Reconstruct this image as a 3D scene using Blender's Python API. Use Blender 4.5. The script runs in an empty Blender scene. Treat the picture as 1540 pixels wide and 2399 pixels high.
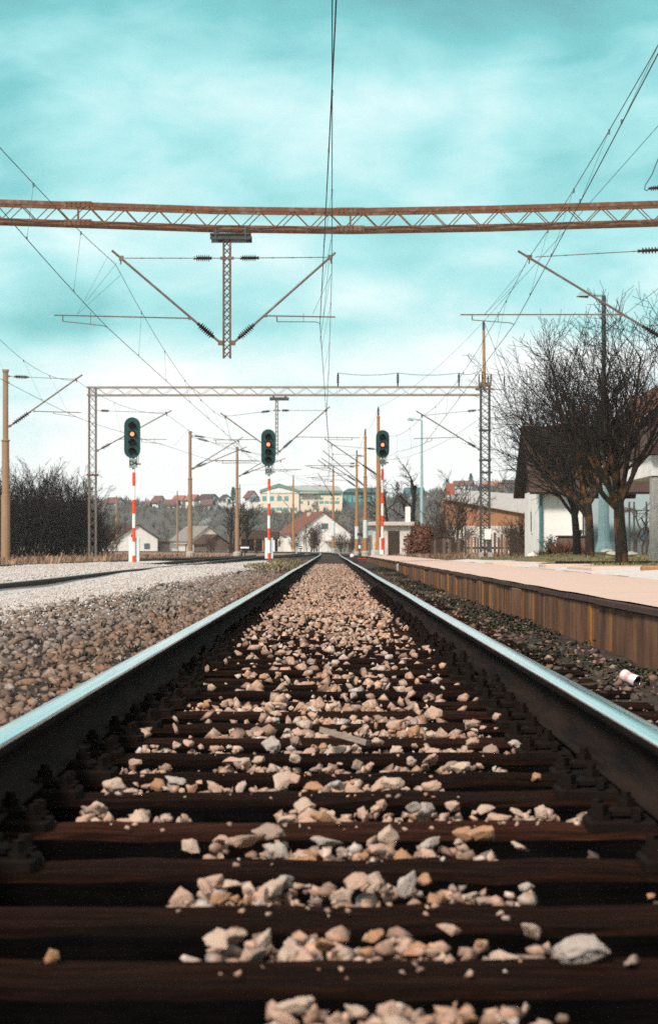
import bpy, bmesh, math, random
import numpy as np
from mathutils import Vector, Matrix, noise as mnoise

random.seed(11)
NR = np.random.RandomState(5)
S = bpy.context.scene
C = S.collection
R = math.radians
# ------------------------------------------------------------------ camera model
F, VX, HY, CZ = 5500.0, 772.0, 1287.0, 0.424      # focal length / vanishing point measured on a 1540 px wide view


def X(px, Y): return (px - VX) * Y / F
def Z(py, Y): return CZ - (py - HY) * Y / F
def P(px, py, Y): return Vector((X(px, Y), Y, Z(py, Y)))


cam = bpy.data.cameras.new('camera')
co = bpy.data.objects.new('camera', cam)
C.objects.link(co)
co.location = (0, 0, CZ)
co.rotation_euler = (R(90), 0, 0)
cam.sensor_fit = 'HORIZONTAL'
cam.sensor_width = 24
cam.lens = 24 * F / 1540
cam.shift_x = -(VX - 770) / 1540
cam.shift_y = (HY - 1199) / 1540
cam.clip_start = 0.05
cam.clip_end = 6000
cam.dof.use_dof = True
cam.dof.focus_distance = 15
cam.dof.aperture_fstop = 11
S.camera = co


# ------------------------------------------------------------------ helpers
OFF = {}


def tag(o, label=None, cat=None, group=None, kind=None):
    if label: o['label'] = label
    if cat: o['category'] = cat
    if group: o['group'] = group
    if kind: o['kind'] = kind
    return o


def empty(name, loc, label, cat, group=None):
    o = bpy.data.objects.new(name, None)
    o.empty_display_size = 0.2
    C.objects.link(o)
    o.location = loc
    OFF[o.name] = Vector(loc)
    return tag(o, label, cat, group)


def sm(a, b, x):
    t = min(1, max(0, (x - a) / (b - a)))
    return t * t * (3 - 2 * t)


class MB:
    def __init__(s):
        s.v, s.f, s.m, s.cur = [], [], [], 0

    def add(s, vs, fs):
        b = len(s.v)
        s.v += [tuple(v) for v in vs]
        s.f += [tuple(b + i for i in f) for f in fs]
        s.m += [s.cur] * len(fs)
        return s

    def slot(s, i):
        s.cur = i
        return s

    def box(s, x0, x1, y0, y1, z0, z1):
        return s.add([(x0, y0, z0), (x1, y0, z0), (x1, y1, z0), (x0, y1, z0), (x0, y0, z1), (x1, y0, z1), (x1, y1, z1), (x0, y1, z1)],
                     [(0, 3, 2, 1), (4, 5, 6, 7), (0, 1, 5, 4), (1, 2, 6, 5), (2, 3, 7, 6), (3, 0, 4, 7)])

    def bbox(s, x0, x1, y0, y1, z0, z1, b=0.01):
        # box with chamfered vertical and top edges
        ring = lambda i, z: [(x0 + i + b, y0 + i, z), (x1 - i - b, y0 + i, z), (x1 - i, y0 + i + b, z), (x1 - i, y1 - i - b, z),
                             (x1 - i - b, y1 - i, z), (x0 + i + b, y1 - i, z), (x0 + i, y1 - i - b, z), (x0 + i, y0 + i + b, z)]
        vs = ring(0, z0) + ring(0, z1 - b) + ring(b, z1)
        fs = [tuple(range(7, -1, -1)), tuple(range(16, 24))]
        for k in (0, 8):
            for i in range(8):
                j = (i + 1) % 8
                fs.append((k + i, k + j, k + 8 + j, k + 8 + i))
        return s.add(vs, fs)

    def obox(s, c, ax, ay, az):
        c, ax, ay, az = Vector(c), Vector(ax), Vector(ay), Vector(az)
        vs = [c + ax * i + ay * j + az * k for k in (-1, 1) for j in (-1, 1) for i in (-1, 1)]
        return s.add(vs, [(0, 2, 3, 1), (4, 5, 7, 6), (0, 1, 5, 4), (1, 3, 7, 5), (3, 2, 6, 7), (2, 0, 4, 6)])

    def beam(s, p0, p1, w, h, up=(0, 0, 1)):
        p0, p1 = Vector(p0), Vector(p1)
        d = (p1 - p0)
        L = d.length
        d.normalize()
        u = Vector(up)
        if abs(d.dot(u)) > 0.95: u = Vector((0, 1, 0))
        side = d.cross(u).normalized()
        u2 = side.cross(d).normalized()
        return s.obox((p0 + p1) / 2, d * L / 2, side * w / 2, u2 * h / 2)

    def tube(s, pts, r, n=6, cap=True):
        pts = [Vector(p) for p in pts]
        k = len(pts)
        rs = r if isinstance(r, (list, tuple)) else [r] * k
        vs = []
        ref = None
        for i, p in enumerate(pts):
            t = (pts[min(i + 1, k - 1)] - pts[max(i - 1, 0)])
            if t.length < 1e-9: t = Vector((0, 0, 1))
            t.normalize()
            if ref is None:
                ref = Vector((0, 0, 1)) if abs(t.z) < 0.9 else Vector((0, 1, 0))
            a = t.cross(ref)
            if a.length < 1e-4: a = t.cross(Vector((1, 0, 0)))
            a.normalize()
            b = a.cross(t)
            ref = b
            for j in range(n):
                q = 2 * math.pi * j / n
                vs.append(p + (a * math.cos(q) + b * math.sin(q)) * rs[i])
        fs = []
        for i in range(k - 1):
            for j in range(n):
                fs.append((i * n + j, i * n + (j + 1) % n, (i + 1) * n + (j + 1) % n, (i + 1) * n + j))
        if cap:
            fs.append(tuple(range(n - 1, -1, -1)))
            fs.append(tuple((k - 1) * n + j for j in range(n)))
        return s.add(vs, fs)

    def lathe(s, p, d, prof, n=12):
        p, d = Vector(p), Vector(d).normalized()
        return s.tube([p + d * t for t, r in prof], [r for t, r in prof], n) if False else s._lathe(p, d, prof, n)

    def _lathe(s, p, d, prof, n):
        ref = Vector((0, 0, 1)) if abs(d.z) < 0.9 else Vector((1, 0, 0))
        a = d.cross(ref).normalized()
        b = a.cross(d)
        vs = []
        for t, r in prof:
            for j in range(n):
                q = 2 * math.pi * j / n
                vs.append(p + d * t + (a * math.cos(q) + b * math.sin(q)) * r)
        k = len(prof)
        fs = [(i * n + j, i * n + (j + 1) % n, (i + 1) * n + (j + 1) % n, (i + 1) * n + j) for i in range(k - 1) for j in range(n)]
        fs += [tuple(range(n - 1, -1, -1)), tuple((k - 1) * n + j for j in range(n))]
        return s.add(vs, fs)

    def prism(s, poly, y0, y1):
        # polygon in (x,z), extruded along y
        n = len(poly)
        vs = [(x, y0, z) for x, z in poly] + [(x, y1, z) for x, z in poly]
        fs = [tuple(range(n)), tuple(range(2 * n - 1, n - 1, -1))]
        fs += [(i + n, (i + 1) % n + n, (i + 1) % n, i) for i in range(n)]
        return s.add(vs, fs)

    def quad(s, a, b, c, d): return s.add([a, b, c, d], [(0, 1, 2, 3)])

    def xf(s, M):
        s.v = [tuple(M @ Vector(v)) for v in s.v]
        return s

    def build(s, name, mats, parent=None, loc=None, smooth=False):
        if not isinstance(mats, (list, tuple)): mats = [mats]
        if parent is not None:
            off = OFF[parent.name]
        else:
            if loc is None:
                a = np.array(s.v)
                loc = Vector((a[:, 0].mean(), a[:, 1].mean(), a[:, 2].min()))
            off = Vector(loc)
        me = bpy.data.meshes.new(name)
        a = np.array(s.v, dtype=float) - np.array(off)
        me.from_pydata(a.tolist(), [], s.f)
        for m in mats: me.materials.append(m)
        if len(mats) > 1: me.polygons.foreach_set('material_index', s.m)
        if smooth: me.polygons.foreach_set('use_smooth', [True] * len(s.f))
        me.update()
        o = bpy.data.objects.new(name, me)
        C.objects.link(o)
        if parent is not None:
            o.parent = parent
        else:
            o.location = off
        OFF[o.name] = off
        return o


def copy_tree(o, loc=None, parent=None):
    c = o.copy()
    C.objects.link(c)
    if parent is not None: c.parent = parent
    if loc is not None: c.location = loc
    for ch in list(o.children): copy_tree(ch, None, c)
    return c


# ------------------------------------------------------------------ materials
class NT:
    def __init__(s, name, disp=False):
        s.mat = bpy.data.materials.new(name)
        s.mat.use_nodes = True
        s.n = s.mat.node_tree.nodes
        s.l = s.mat.node_tree.links
        s.b = s.n['Principled BSDF']
        s.b.inputs['Specular IOR Level'].default_value = .22

    def new(s, t, **kw):
        n = s.n.new(t)
        for k, v in kw.items(): setattr(n, k, v)
        return n

    def link(s, a, b): s.l.new(a, b)

    def coord(s, kind='Object', scale=(1, 1, 1)):
        t = s.new('ShaderNodeTexCoord')
        m = s.new('ShaderNodeMapping')
        m.inputs['Scale'].default_value = scale
        s.link(t.outputs[kind], m.inputs['Vector'])
        return m.outputs['Vector']

    def noise(s, vec, scale, detail=4, rough=0.6, dist=0):
        n = s.new('ShaderNodeTexNoise')
        n.inputs['Scale'].default_value = scale
        n.inputs['Detail'].default_value = detail
        n.inputs['Roughness'].default_value = rough
        n.inputs['Distortion'].default_value = dist
        s.link(vec, n.inputs['Vector'])
        return n.outputs['Fac']

    def ramp(s, fac, stops, interp='LINEAR'):
        r = s.new('ShaderNodeValToRGB')
        r.color_ramp.interpolation = interp
        e = r.color_ramp.elements
        while len(e) < len(stops): e.new(0.5)
        for i, (p, c) in enumerate(stops):
            e[i].position = p
            e[i].color = (c, c, c, 1) if isinstance(c, (int, float)) else (*c, 1)
        s.link(fac, r.inputs['Fac'])
        return r.outputs['Color']

    def mix(s, fac, a, b, blend='MIX'):
        m = s.new('ShaderNodeMix', data_type='RGBA', blend_type=blend)
        for sock, v in ((m.inputs[0], fac), (m.inputs[6], a), (m.inputs[7], b)):
            if hasattr(v, 'is_linked'): s.link(v, sock)
            elif isinstance(v, (int, float)): sock.default_value = v
            else: sock.default_value = (*v, 1)
        return m.outputs[2]

    def math(s, op, a, b=0.0, c=None, clamp=False):
        m = s.new('ShaderNodeMath', operation=op, use_clamp=clamp)
        for i, v in enumerate((a, b) if c is None else (a, b, c)):
            if hasattr(v, 'is_linked'): s.link(v, m.inputs[i])
            else: m.inputs[i].default_value = v
        return m.outputs[0]

    def bump(s, h, strength=0.4, dist=0.02):
        b = s.new('ShaderNodeBump')
        b.inputs['Strength'].default_value = strength
        b.inputs['Distance'].default_value = dist
        s.link(h, b.inputs['Height'])
        s.link(b.outputs['Normal'], s.b.inputs['Normal'])

    def col(s, c):
        if hasattr(c, 'is_linked'): s.link(c, s.b.inputs['Base Color'])
        else: s.b.inputs['Base Color'].default_value = (*c, 1)

    def rough(s, v): s.b.inputs['Roughness'].default_value = v


def mk(name, c1, c2=None, scale=4.0, rough=0.8, metal=0.0, bump=0.0, stretch=(1, 1, 1), c3=None, detail=6, lo=0.35, hi=0.65, bdist=0.01):
    t = NT(name)
    c2 = c2 or tuple(x * 0.75 for x in c1)
    v = t.coord('Object', stretch)
    f = t.noise(v, scale, detail, 0.65)
    st = [(lo, c1), (hi, c2)] if c3 is None else [(lo - 0.05, c1), (0.5, c2), (hi + 0.05, c3)]
    t.col(t.ramp(f, st))
    t.rough(rough)
    t.b.inputs['Metallic'].default_value = metal
    if bump: t.bump(t.noise(v, scale * 4, 5), bump, bdist)
    return t.mat


M = {}
M['steel_rust'] = mk('rusty steel', (.23, .145, .10), (.12, .06, .036), 5, .75, .1, .15, c3=(.22, .075, .03))
M['steel_grey'] = mk('weathered grey steel', (.19, .185, .18), (.14, .125, .115), 3, .6, .3, c3=(.24, .16, .11))
M['steel_pale'] = mk('pale weathered steel', (.33, .32, .31), (.26, .22, .20), 3, .6, .2, c3=(.30, .19, .13))
M['pole_shaded'] = mk('dark teal pole paint', (.055, .085, .09), (.035, .055, .06), 3, .6)  # shadow on the upper lamp post is put into this darker colour
M['steel_dark'] = mk('dark painted steel', (.075, .085, .085), (.05, .05, .05), 5, .6, .2)
M['tube_rust'] = mk('galvanised tube with rust', (.19, .17, .16), (.13, .10, .085), 6, .6, .2, c3=(.17, .07, .035), lo=.3, hi=.72)
M['pole_brown'] = mk('brown painted pole', (.42, .22, .085), (.34, .17, .065), 3, .65, 0, .1, (3, 3, .4), c3=(.26, .16, .09))
M['pole_pale'] = mk('pale weathered pole', (.34, .25, .18), (.27, .18, .11), 3, .7, 0, .1, (3, 3, .4), c3=(.33, .16, .07))
M['insul'] = mk('dark brown porcelain', (.035, .022, .018), (.025, .018, .016), 6, .25)
M['wire'] = mk('dark wire', (.05, .06, .06), (.035, .045, .045), 3, .6, .3)
M['wire_thin'] = mk('thin green copper wire', (.10, .17, .17), (.07, .12, .12), 3, .6, .2)
M['concrete'] = mk('grey concrete', (.42, .40, .37), (.28, .27, .25), 6, .9, 0, .3)
M['white_paint'] = mk('white paint', (.80, .80, .78), (.70, .70, .68), 8, .5)
M['cab_white'] = mk('pale grey cabinet paint', (.62, .68, .69), (.52, .58, .59), 3, .5)
M['plate_grey'] = mk('pale grey green plate', (.24, .29, .29), (.20, .25, .25), 3, .5)
M['signal_red'] = mk('signal red paint', (.80, .075, .018), (.70, .06, .015), 8, .45)
M['signal_plate'] = mk('dark green signal plate', (.012, .055, .058), (.010, .042, .045), 5, .5)
M['signal_black'] = mk('black hood', (.012, .012, .012), (.016, .016, .016), 5, .5)
M['lens_dark'] = mk('dark glass lens', (.02, .018, .016), (.03, .027, .022), 5, .1)
M['letter'] = mk('black lettering', (.02, .025, .025), (.025, .03, .03), 5, .6)
M['bark'] = mk('dark bark', (.022, .017, .014), (.013, .011, .0095), 9, .95, 0, .5, (1, 1, .4), c3=(.02, .015, .012), bdist=.02)
M['bark_lichen'] = mk('bark with orange lichen', (.024, .018, .014), (.015, .012, .010), 4, .95, 0, .5, (1, 1, .5), c3=(.26, .11, .025), lo=.42, hi=.80, bdist=.02)
M['twig'] = mk('dark twigs', (.020, .016, .014), (.013, .011, .010), 5, .95)
M['twig_brown'] = mk('brown twigs', (.055, .038, .030), (.034, .025, .021), 5, .95)
M['twig_red'] = mk('reddish twigs', (.085, .05, .036), (.055, .034, .026), 5, .95)
M['plaster_white'] = mk('white plaster', (.80, .79, .77), (.72, .71, .69), 1.2, .9, 0, .1, c3=(.66, .64, .61))
M['plaster_shaded'] = mk('blue grey plaster with shade tone', (.36, .44, .46), (.32, .40, .42), 1.5, .9)  # blue-grey paint that also carries the wall's shade in its colour
M['plaster_old'] = mk('old stained plaster', (.66, .62, .57), (.58, .53, .48), 1.6, .9, 0, .2, c3=(.40, .36, .32))
M['plaster_cream'] = mk('cream plaster', (.76, .63, .50), (.72, .59, .46), .2, .9)
M['wood_dark'] = mk('dark brown wood', (.055, .032, .026), (.038, .024, .02), 4, .8, 0, .2, (1, 6, 1))
M['wood_old'] = mk('weathered boards', (.19, .13, .095), (.11, .08, .06), 4, .9, 0, .2, (6, 6, .5), c3=(.075, .058, .048))
M['wood_orange'] = mk('orange brown boards', (.42, .21, .115), (.33, .16, .085), 3, .9, 0, .2, (6, 6, .4), c3=(.20, .11, .07))
M['glass'] = mk('window glass', (.10, .17, .18), (.06, .10, .11), 2, .15)
M['teal_glass'] = mk('teal glass', (.10, .34, .34), (.07, .26, .27), .3, .2)
M['teal_roof'] = mk('teal roof', (.05, .15, .16), (.04, .12, .13), 1, .6)
M['green_fascia'] = mk('green fascia', (.13, .25, .19), (.11, .22, .17), .5, .6)
M['grey_roof'] = mk('grey sheet roof', (.42, .43, .43), (.36, .37, .37), .6, .7)
M['light_roof'] = mk('pale corrugated roof', (.48, .46, .44), (.38, .36, .34), 3, .7, 0, .0)
M['teal_metal'] = mk('pale teal painted metal', (.30, .46, .48), (.24, .39, .41), 3, .5)
M['teal_dark'] = mk('teal painted pipe', (.07, .17, .19), (.055, .14, .155), 3, .5)
M['box_orange'] = mk('orange box', (.75, .27, .07), (.68, .24, .06), 5, .5)
M['chalk'] = mk('pale slab', (.56, .51, .46), (.44, .40, .36), 8, .9, 0, .2)
M['rockgrey'] = mk('garden rock', (.44, .42, .37), (.30, .29, .25), 5, .9, 0, .4)


def tile_mat(name, c1, c2, rows=5.0):
    t = NT(name)
    v = t.coord('Object')
    w = t.new('ShaderNodeTexWave', wave_type='BANDS', bands_direction='Z')
    w.inputs['Scale'].default_value = rows
    w.inputs['Distortion'].default_value = .6
    w.inputs['Detail'].default_value = 1
    t.link(v, w.inputs['Vector'])
    f = t.noise(v, 1.7, 6, .7)
    c = t.ramp(f, [(.3, c1), (.7, c2)])
    c = t.mix(t.math('MULTIPLY', w.outputs['Fac'], .45), c, tuple(x * .45 for x in c1))
    t.col(c)
    t.rough(.85)
    t.bump(w.outputs['Fac'], .5, .03)
    return t.mat


M['tile_red'] = tile_mat('red brown roof tiles', (.24, .095, .06), (.15, .07, .05))
M['tile_orange'] = tile_mat('orange roof tiles', (.42, .15, .095), (.32, .12, .08), 3)
M['tile_brown'] = tile_mat('dark brown roof tiles', (.085, .048, .038), (.055, .036, .03))
M['tile_wine'] = tile_mat('dull red roof tiles', (.20, .085, .072), (.14, .065, .057), 3)
M['tile_grey'] = tile_mat('grey roof tiles', (.30, .28, .26), (.20, .19, .18))


def stone_mat(name, stops, blotch=(.30, .15, .08), patch=None):
    t = NT(name)
    g = t.new('ShaderNodeNewGeometry')
    c = t.ramp(g.outputs['Random Per Island'], stops, 'CONSTANT' if False else 'LINEAR')
    v = t.coord('Object')
    f = t.noise(v, 22, 5, .6)
    c = t.mix(t.ramp(f, [(.52, 0), (.68, .75)]), c, blotch)
    f2 = t.noise(v, 60, 4, .6)
    c = t.mix(t.ramp(f2, [(.34, .65), (.62, 0)]), c, (.13, .10, .085))
    if patch:
        c = t.mix(t.ramp(t.noise(g.outputs['Position'], .8, 5, .65), [(.42, 0), (.68, .75)]), c, patch)
    t.col(c)
    t.rough(.9)
    t.bump(t.noise(v, 90, 6, .65), .55, .006)
    return t.mat


PINK = [(0, (.42, .26, .185)), (.16, (.64, .43, .325)), (.28, (.26, .16, .115)), (.40, (.68, .52, .42)), (.52, (.36, .23, .17)), (.66, (.64, .39, .25)), (.78, (.56, .51, .47)), (.87, (.17, .105, .075)), (1, (.50, .33, .245))]
M['ballast'] = stone_mat('pinkish ballast stone', PINK, (.42, .19, .09))
M['ballast_brown'] = stone_mat('brown ballast stone', [(0, (.17, .105, .072)), (.3, (.26, .165, .115)), (.55, (.08, .052, .037)), (.8, (.36, .26, .20)), (1, (.075, .048, .034))], (.28, .13, .07))
M['ballast_grey'] = stone_mat('grey ballast stone', [(0, (.16, .125, .10)), (.3, (.28, .235, .20)), (.55, (.10, .08, .067)), (.8, (.40, .37, .34)), (1, (.085, .063, .052))], (.33, .20, .13))
M['gravel_pale'] = stone_mat('pale grey gravel', [(0, (.56, .53, .50)), (.4, (.66, .63, .60)), (.75, (.60, .58, .56)), (.94, (.50, .46, .43)), (.97, (.45, .24, .15)), (1, (.30, .26, .24))], (.54, .47, .42), (.42, .37, .33))
M['stone_dark'] = stone_mat('very dark stone', [(0, (.035, .028, .024)), (.6, (.06, .047, .04)), (1, (.09, .065, .05))], (.05, .035, .025))

# sleeper timber
t = NT('creosoted worn timber')
v = t.coord('Object', (1.0, 22, 22))
f = t.noise(v, 3, 8, .75, .3)
top = t.ramp(f, [(.3, (.010, .0055, .0042)), (.5, (.027, .0125, .0085)), (.64, (.080, .032, .019)), (.8, (.016, .009, .007))])
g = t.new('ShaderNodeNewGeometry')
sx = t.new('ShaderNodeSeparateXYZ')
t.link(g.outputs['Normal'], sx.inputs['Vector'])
side = t.ramp(t.noise(t.coord('Object', (2, 6, 6)), 4, 5), [(.4, (.0035, .0033, .003)), (.7, (.007, .006, .0055))])  # near-black sides: shade put into the colour by face direction
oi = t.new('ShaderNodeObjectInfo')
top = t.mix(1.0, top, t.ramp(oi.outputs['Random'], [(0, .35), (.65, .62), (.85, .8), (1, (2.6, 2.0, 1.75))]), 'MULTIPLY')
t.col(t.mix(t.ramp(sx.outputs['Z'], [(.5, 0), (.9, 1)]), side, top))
t.rough(.9)
t.b.inputs['Specular IOR Level'].default_value = .02
t.bump(f, 1.0, .016)
M['sleeper'] = t.mat
M['plate'] = mk('rusty dark fastening', (.009, .007, .006), (.015, .010, .008), 12, .9, 0, .4)
M['plate'].node_tree.nodes['Principled BSDF'].inputs['Specular IOR Level'].default_value = .03

# rail steel: polished head, dark rusty sides (slots)
t = NT('polished rail head')
v = t.coord('Object', (55, .22, 10))
f = t.noise(v, 2.5, 6, .6)
t.col(t.ramp(f, [(.3, (.70, .71, .70)), (.5, (.96, .97, .96)), (.72, (.62, .62, .60))]))
t.b.inputs['Metallic'].default_value = 1
t.link(t.ramp(f, [(.3, .09), (.7, .24)]), t.b.inputs['Roughness'])
M['rail_top'] = t.mat
t = NT('brown rail side')
v = t.coord('Object', (6, .5, 6))
t.col(t.ramp(t.noise(v, 3, 6, .6), [(.35, (.009, .0065, .006)), (.65, (.024, .0145, .011))]))
t.rough(.9)
t.b.inputs['Specular IOR Level'].default_value = .03
M['rail_side'] = t.mat
M['rail_dark'] = mk('dark rusty siding rail', (.022, .016, .014), (.034, .023, .018), 4, .85)
M['rail_dull'] = mk('dull rail head', (.24, .22, .20), (.17, .15, .14), 4, .5, .5)

# platform parts
t = NT('sandy platform surface')
v = t.coord('Object')
f1 = t.noise(v, 1.3, 9, .72)
c = t.ramp(f1, [(.3, (.62, .47, .40)), (.55, (.66, .51, .43)), (.72, (.50, .375, .31)), (.85, (.38, .28, .23))])
vor = t.new('ShaderNodeTexVoronoi')
vor.inputs['Scale'].default_value = 70
t.link(v, vor.inputs['Vector'])
c = t.mix(t.math('MULTIPLY', vor.outputs['Distance'], .6), c, (.40, .28, .22))
t.col(c)
t.rough(.95)
t.bump(vor.outputs['Distance'], .5, .008)
M['platform_top'] = t.mat
M['coping'] = mk('red brown coping', (.075, .040, .032), (.045, .026, .022), 9, .85, 0, .4)

t = NT('stained platform wall panel')
tc = t.new('ShaderNodeTexCoord')
oi = t.new('ShaderNodeObjectInfo')
sp = t.new('ShaderNodeSeparateXYZ')
t.link(tc.outputs['Generated'], sp.inputs['Vector'])
add = t.new('ShaderNodeVectorMath', operation='ADD')
t.link(tc.outputs['Object'], add.inputs[0])
cmb = t.new('ShaderNodeCombineXYZ')
t.link(t.math('MULTIPLY', oi.outputs['Random'], 50), cmb.inputs['X'])
t.link(cmb.outputs['Vector'], add.inputs[1])
mp = t.new('ShaderNodeMapping')
mp.inputs['Scale'].default_value = (1, 1.5, .8)
t.link(add.outputs['Vector'], mp.inputs['Vector'])
st = t.noise(mp.outputs['Vector'], 1.6, 6, .65)
base = t.ramp(st, [(.25, (.040, .020, .012)), (.45, (.105, .050, .026)), (.6, (.175, .088, .050)), (.78, (.30, .175, .115))])
edge = t.math('ABSOLUTE', t.math('SUBTRACT', sp.outputs['Y'], .5))
edge = t.ramp(edge, [(.34, 0), (.49, .8)])
bot = t.ramp(sp.outputs['Z'], [(.02, .9), (.35, 0)])
lich = t.math('ADD', edge, bot, None, True)
big = t.noise(mp.outputs['Vector'], .8, 3)
lich = t.math('MULTIPLY', lich, t.ramp(t.math('ADD', big, t.math('MULTIPLY', t.math('SUBTRACT', oi.outputs['Random'], .5), .35)), [(.42, 0), (.6, 1)]))
wide = t.ramp(t.noise(mp.outputs['Vector'], .7, 5, .7), [(.58, 0), (.74, .40)])
lich = t.math('MAXIMUM', lich, wide)
c = t.mix(lich, base, (.30, .125, .018))
t.col(c)
t.rough(.95)
t.bump(st, .4, .01)
M['panel'] = t.mat

# ground: masks (r pale gravel, g dry grass, b lawn) in a colour attribute
t = NT('ground soil gravel and grass')
at = t.new('ShaderNodeAttribute', attribute_name='masks')
sp = t.new('ShaderNodeSeparateColor')
t.link(at.outputs['Color'], sp.inputs['Color'])
g = t.new('ShaderNodeNewGeometry')
pos = g.outputs['Position']
n1 = t.noise(pos, .7, 6, .65)
n2 = t.noise(pos, 9, 6, .7)
vor = t.new('ShaderNodeTexVoronoi')
vor.inputs['Scale'].default_value = 28
t.link(pos, vor.inputs['Vector'])
soil = t.ramp(n2, [(.3, (.016, .012, .010)), (.5, (.04, .028, .022)), (.7, (.085, .06, .047))])
pale = t.ramp(vor.outputs['Color'], [(.1, (.48, .45, .42)), (.5, (.62, .59, .56)), (.9, (.68, .655, .63))])
pale = t.mix(t.ramp(n1, [(.5, 0), (.75, .5)]), pale, (.46, .40, .35))
dry = t.ramp(n2, [(.3, (.17, .11, .07)), (.55, (.30, .20, .135)), (.75, (.14, .095, .065))])
lawn = t.ramp(n2, [(.3, (.10, .095, .04)), (.5, (.16, .15, .065)), (.72, (.26, .20, .11))])
jit = t.math('MULTIPLY', t.math('SUBTRACT', n1, .5), 1.2)
jit2 = t.math('MULTIPLY', t.math('SUBTRACT', n2, .5), .8)
jit = t.math('ADD', jit, jit2)
def msk(ch): return t.ramp(t.math('ADD', sp.outputs[ch], jit), [(.35, 0), (.65, 1)])
c = t.mix(msk('Red'), soil, pale)
c = t.mix(msk('Green'), c, dry)
c = t.mix(msk('Blue'), c, lawn)
t.col(c)
t.rough(.95)
t.bump(t.math('ADD', vor.outputs['Distance'], n2), .6, .03)
M['ground'] = t.mat

t = NT('winter hillside')
g = t.new('ShaderNodeNewGeometry')
n1 = t.noise(g.outputs['Position'], .03, 6, .65)
n2 = t.noise(g.outputs['Position'], .35, 6, .7)
c = t.ramp(n1, [(.35, (.075, .070, .060)), (.5, (.115, .105, .085)), (.65, (.085, .10, .092))])
c = t.mix(t.ramp(n2, [(.4, .6), (.6, 0)]), c, (.04, .045, .042))
t.col(c)
t.rough(1)
M['hill'] = t.mat


def leaf_mat(name, stops):
    t = NT(name)
    g = t.new('ShaderNodeNewGeometry')
    t.col(t.ramp(g.outputs['Random Per Island'], stops))
    t.rough(.8)
    return t.mat


M['weed'] = leaf_mat('dark weeds', [(0, (.010, .016, .012)), (.6, (.020, .028, .018)), (.82, (.045, .045, .022)), (1, (.15, .085, .035))])
M['moss'] = leaf_mat('olive grass', [(0, (.09, .085, .04)), (.5, (.15, .13, .06)), (1, (.28, .20, .11))])
M['drygrass'] = leaf_mat('dry straw grass', [(0, (.20, .125, .08)), (.5, (.32, .21, .14)), (1, (.13, .085, .06))])
M['lawn_grass'] = leaf_mat('lawn grass', [(0, (.10, .10, .045)), (.6, (.18, .16, .07)), (1, (.30, .23, .13))])
M['thuja_red'] = leaf_mat('reddish thuja foliage', [(0, (.045, .022, .015)), (.5, (.12, .05, .03)), (1, (.22, .09, .05))])
M['shrub_dark'] = leaf_mat('dark green shrub foliage', [(0, (.03, .045, .042)), (1, (.07, .085, .075))])
M['conifer'] = leaf_mat('teal conifer foliage', [(0, (.02, .065, .062)), (1, (.04, .12, .11))])
M['scrub'] = leaf_mat('bare scrub', [(0, (.055, .052, .048)), (.5, (.085, .080, .072)), (1, (.12, .108, .095))])

# lit lens
t = NT('lit orange lens')
t.col((.9, .3, .1))
v = t.coord('Object')
em = t.ramp(t.noise(v, 30, 2), [(.4, (1.0, .07, .015)), (.7, (1.0, .12, .03))])
t.link(em, t.b.inputs['Emission Color'])
t.b.inputs['Emission Strength'].default_value = 1.35
M['lens_lit'] = t.mat

t = NT('bright lamp centre')
t.col((.9, .5, .3))
t.b.inputs['Emission Color'].default_value = (1.0, .36, .16, 1)
t.b.inputs['Emission Strength'].default_value = 1.6
M['lens_core'] = t.mat

# ------------------------------------------------------------------ world and sun
W = bpy.data.worlds.new('World')
S.world = W
W.use_nodes = True
wn, wl = W.node_tree.nodes, W.node_tree.links
bg = wn['Background']
SUN_EL, SUN_AZ = 41, 210        # degrees; azimuth clockwise from +Y, so behind the camera and to its left


class WN(NT):
    def __init__(s):
        s.n, s.l = wn, wl


w = WN()
sky = wn.new('ShaderNodeTexSky')
sky.sky_type = 'NISHITA'
sky.sun_disc = False
sky.sun_elevation = R(SUN_EL)
sky.sun_rotation = R(SUN_AZ)
tc = wn.new('ShaderNodeTexCoord')
sp = wn.new('ShaderNodeSeparateXYZ')
wl.new(tc.outputs['Generated'], sp.inputs['Vector'])
zz = sp.outputs['Z']
def wmap(sc, loc=(0, 0, 0)):
    m = wn.new('ShaderNodeMapping')
    m.inputs['Scale'].default_value = sc
    m.inputs['Location'].default_value = loc
    wl.new(tc.outputs['Generated'], m.inputs['Vector'])
    return m.outputs['Vector']
big = w.noise(wmap((-7, 7, 15), (3.3, 0, .2)), 1.0, 3, .5, .3)
fine = w.noise(wmap((18, 18, 40), (1.0, 0, 0)), 1.0, 6, .55, .4)
base = w.ramp(w.math('MULTIPLY', zz, 2.0), [(0, 1.04), (.125, 1.0), (.155, .92), (.19, .52), (.25, .62), (.30, .47), (.37, .52), (.42, .33), (.47, .07), (.64, .5), (.8, .8)])
wh = w.math('ADD', base, w.math('MULTIPLY', w.math('SUBTRACT', big, .5), 1.15))
wh = w.math('ADD', wh, w.math('MULTIPLY', w.math('SUBTRACT', fine, .5), .62), None, True)
cl = w.ramp(wh, [(.0, (.13, .40, .42)), (.28, (.18, .56, .575)), (.52, (.38, .76, .77)), (.74, (.68, .90, .90)), (.95, (.98, 1.0, .99))])
up = w.ramp(zz, [(.26, 0), (.5, 1)])
cl = w.mix(up, cl, (.50, .49, .48))
nsk = w.mix(1.0, sky.outputs['Color'], (.10, .10, .10), 'MULTIPLY')
mixed = w.mix(.92, nsk, cl)
wl.new(mixed, bg.inputs['Color'])
bg.inputs['Strength'].default_value = 1.0

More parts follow.
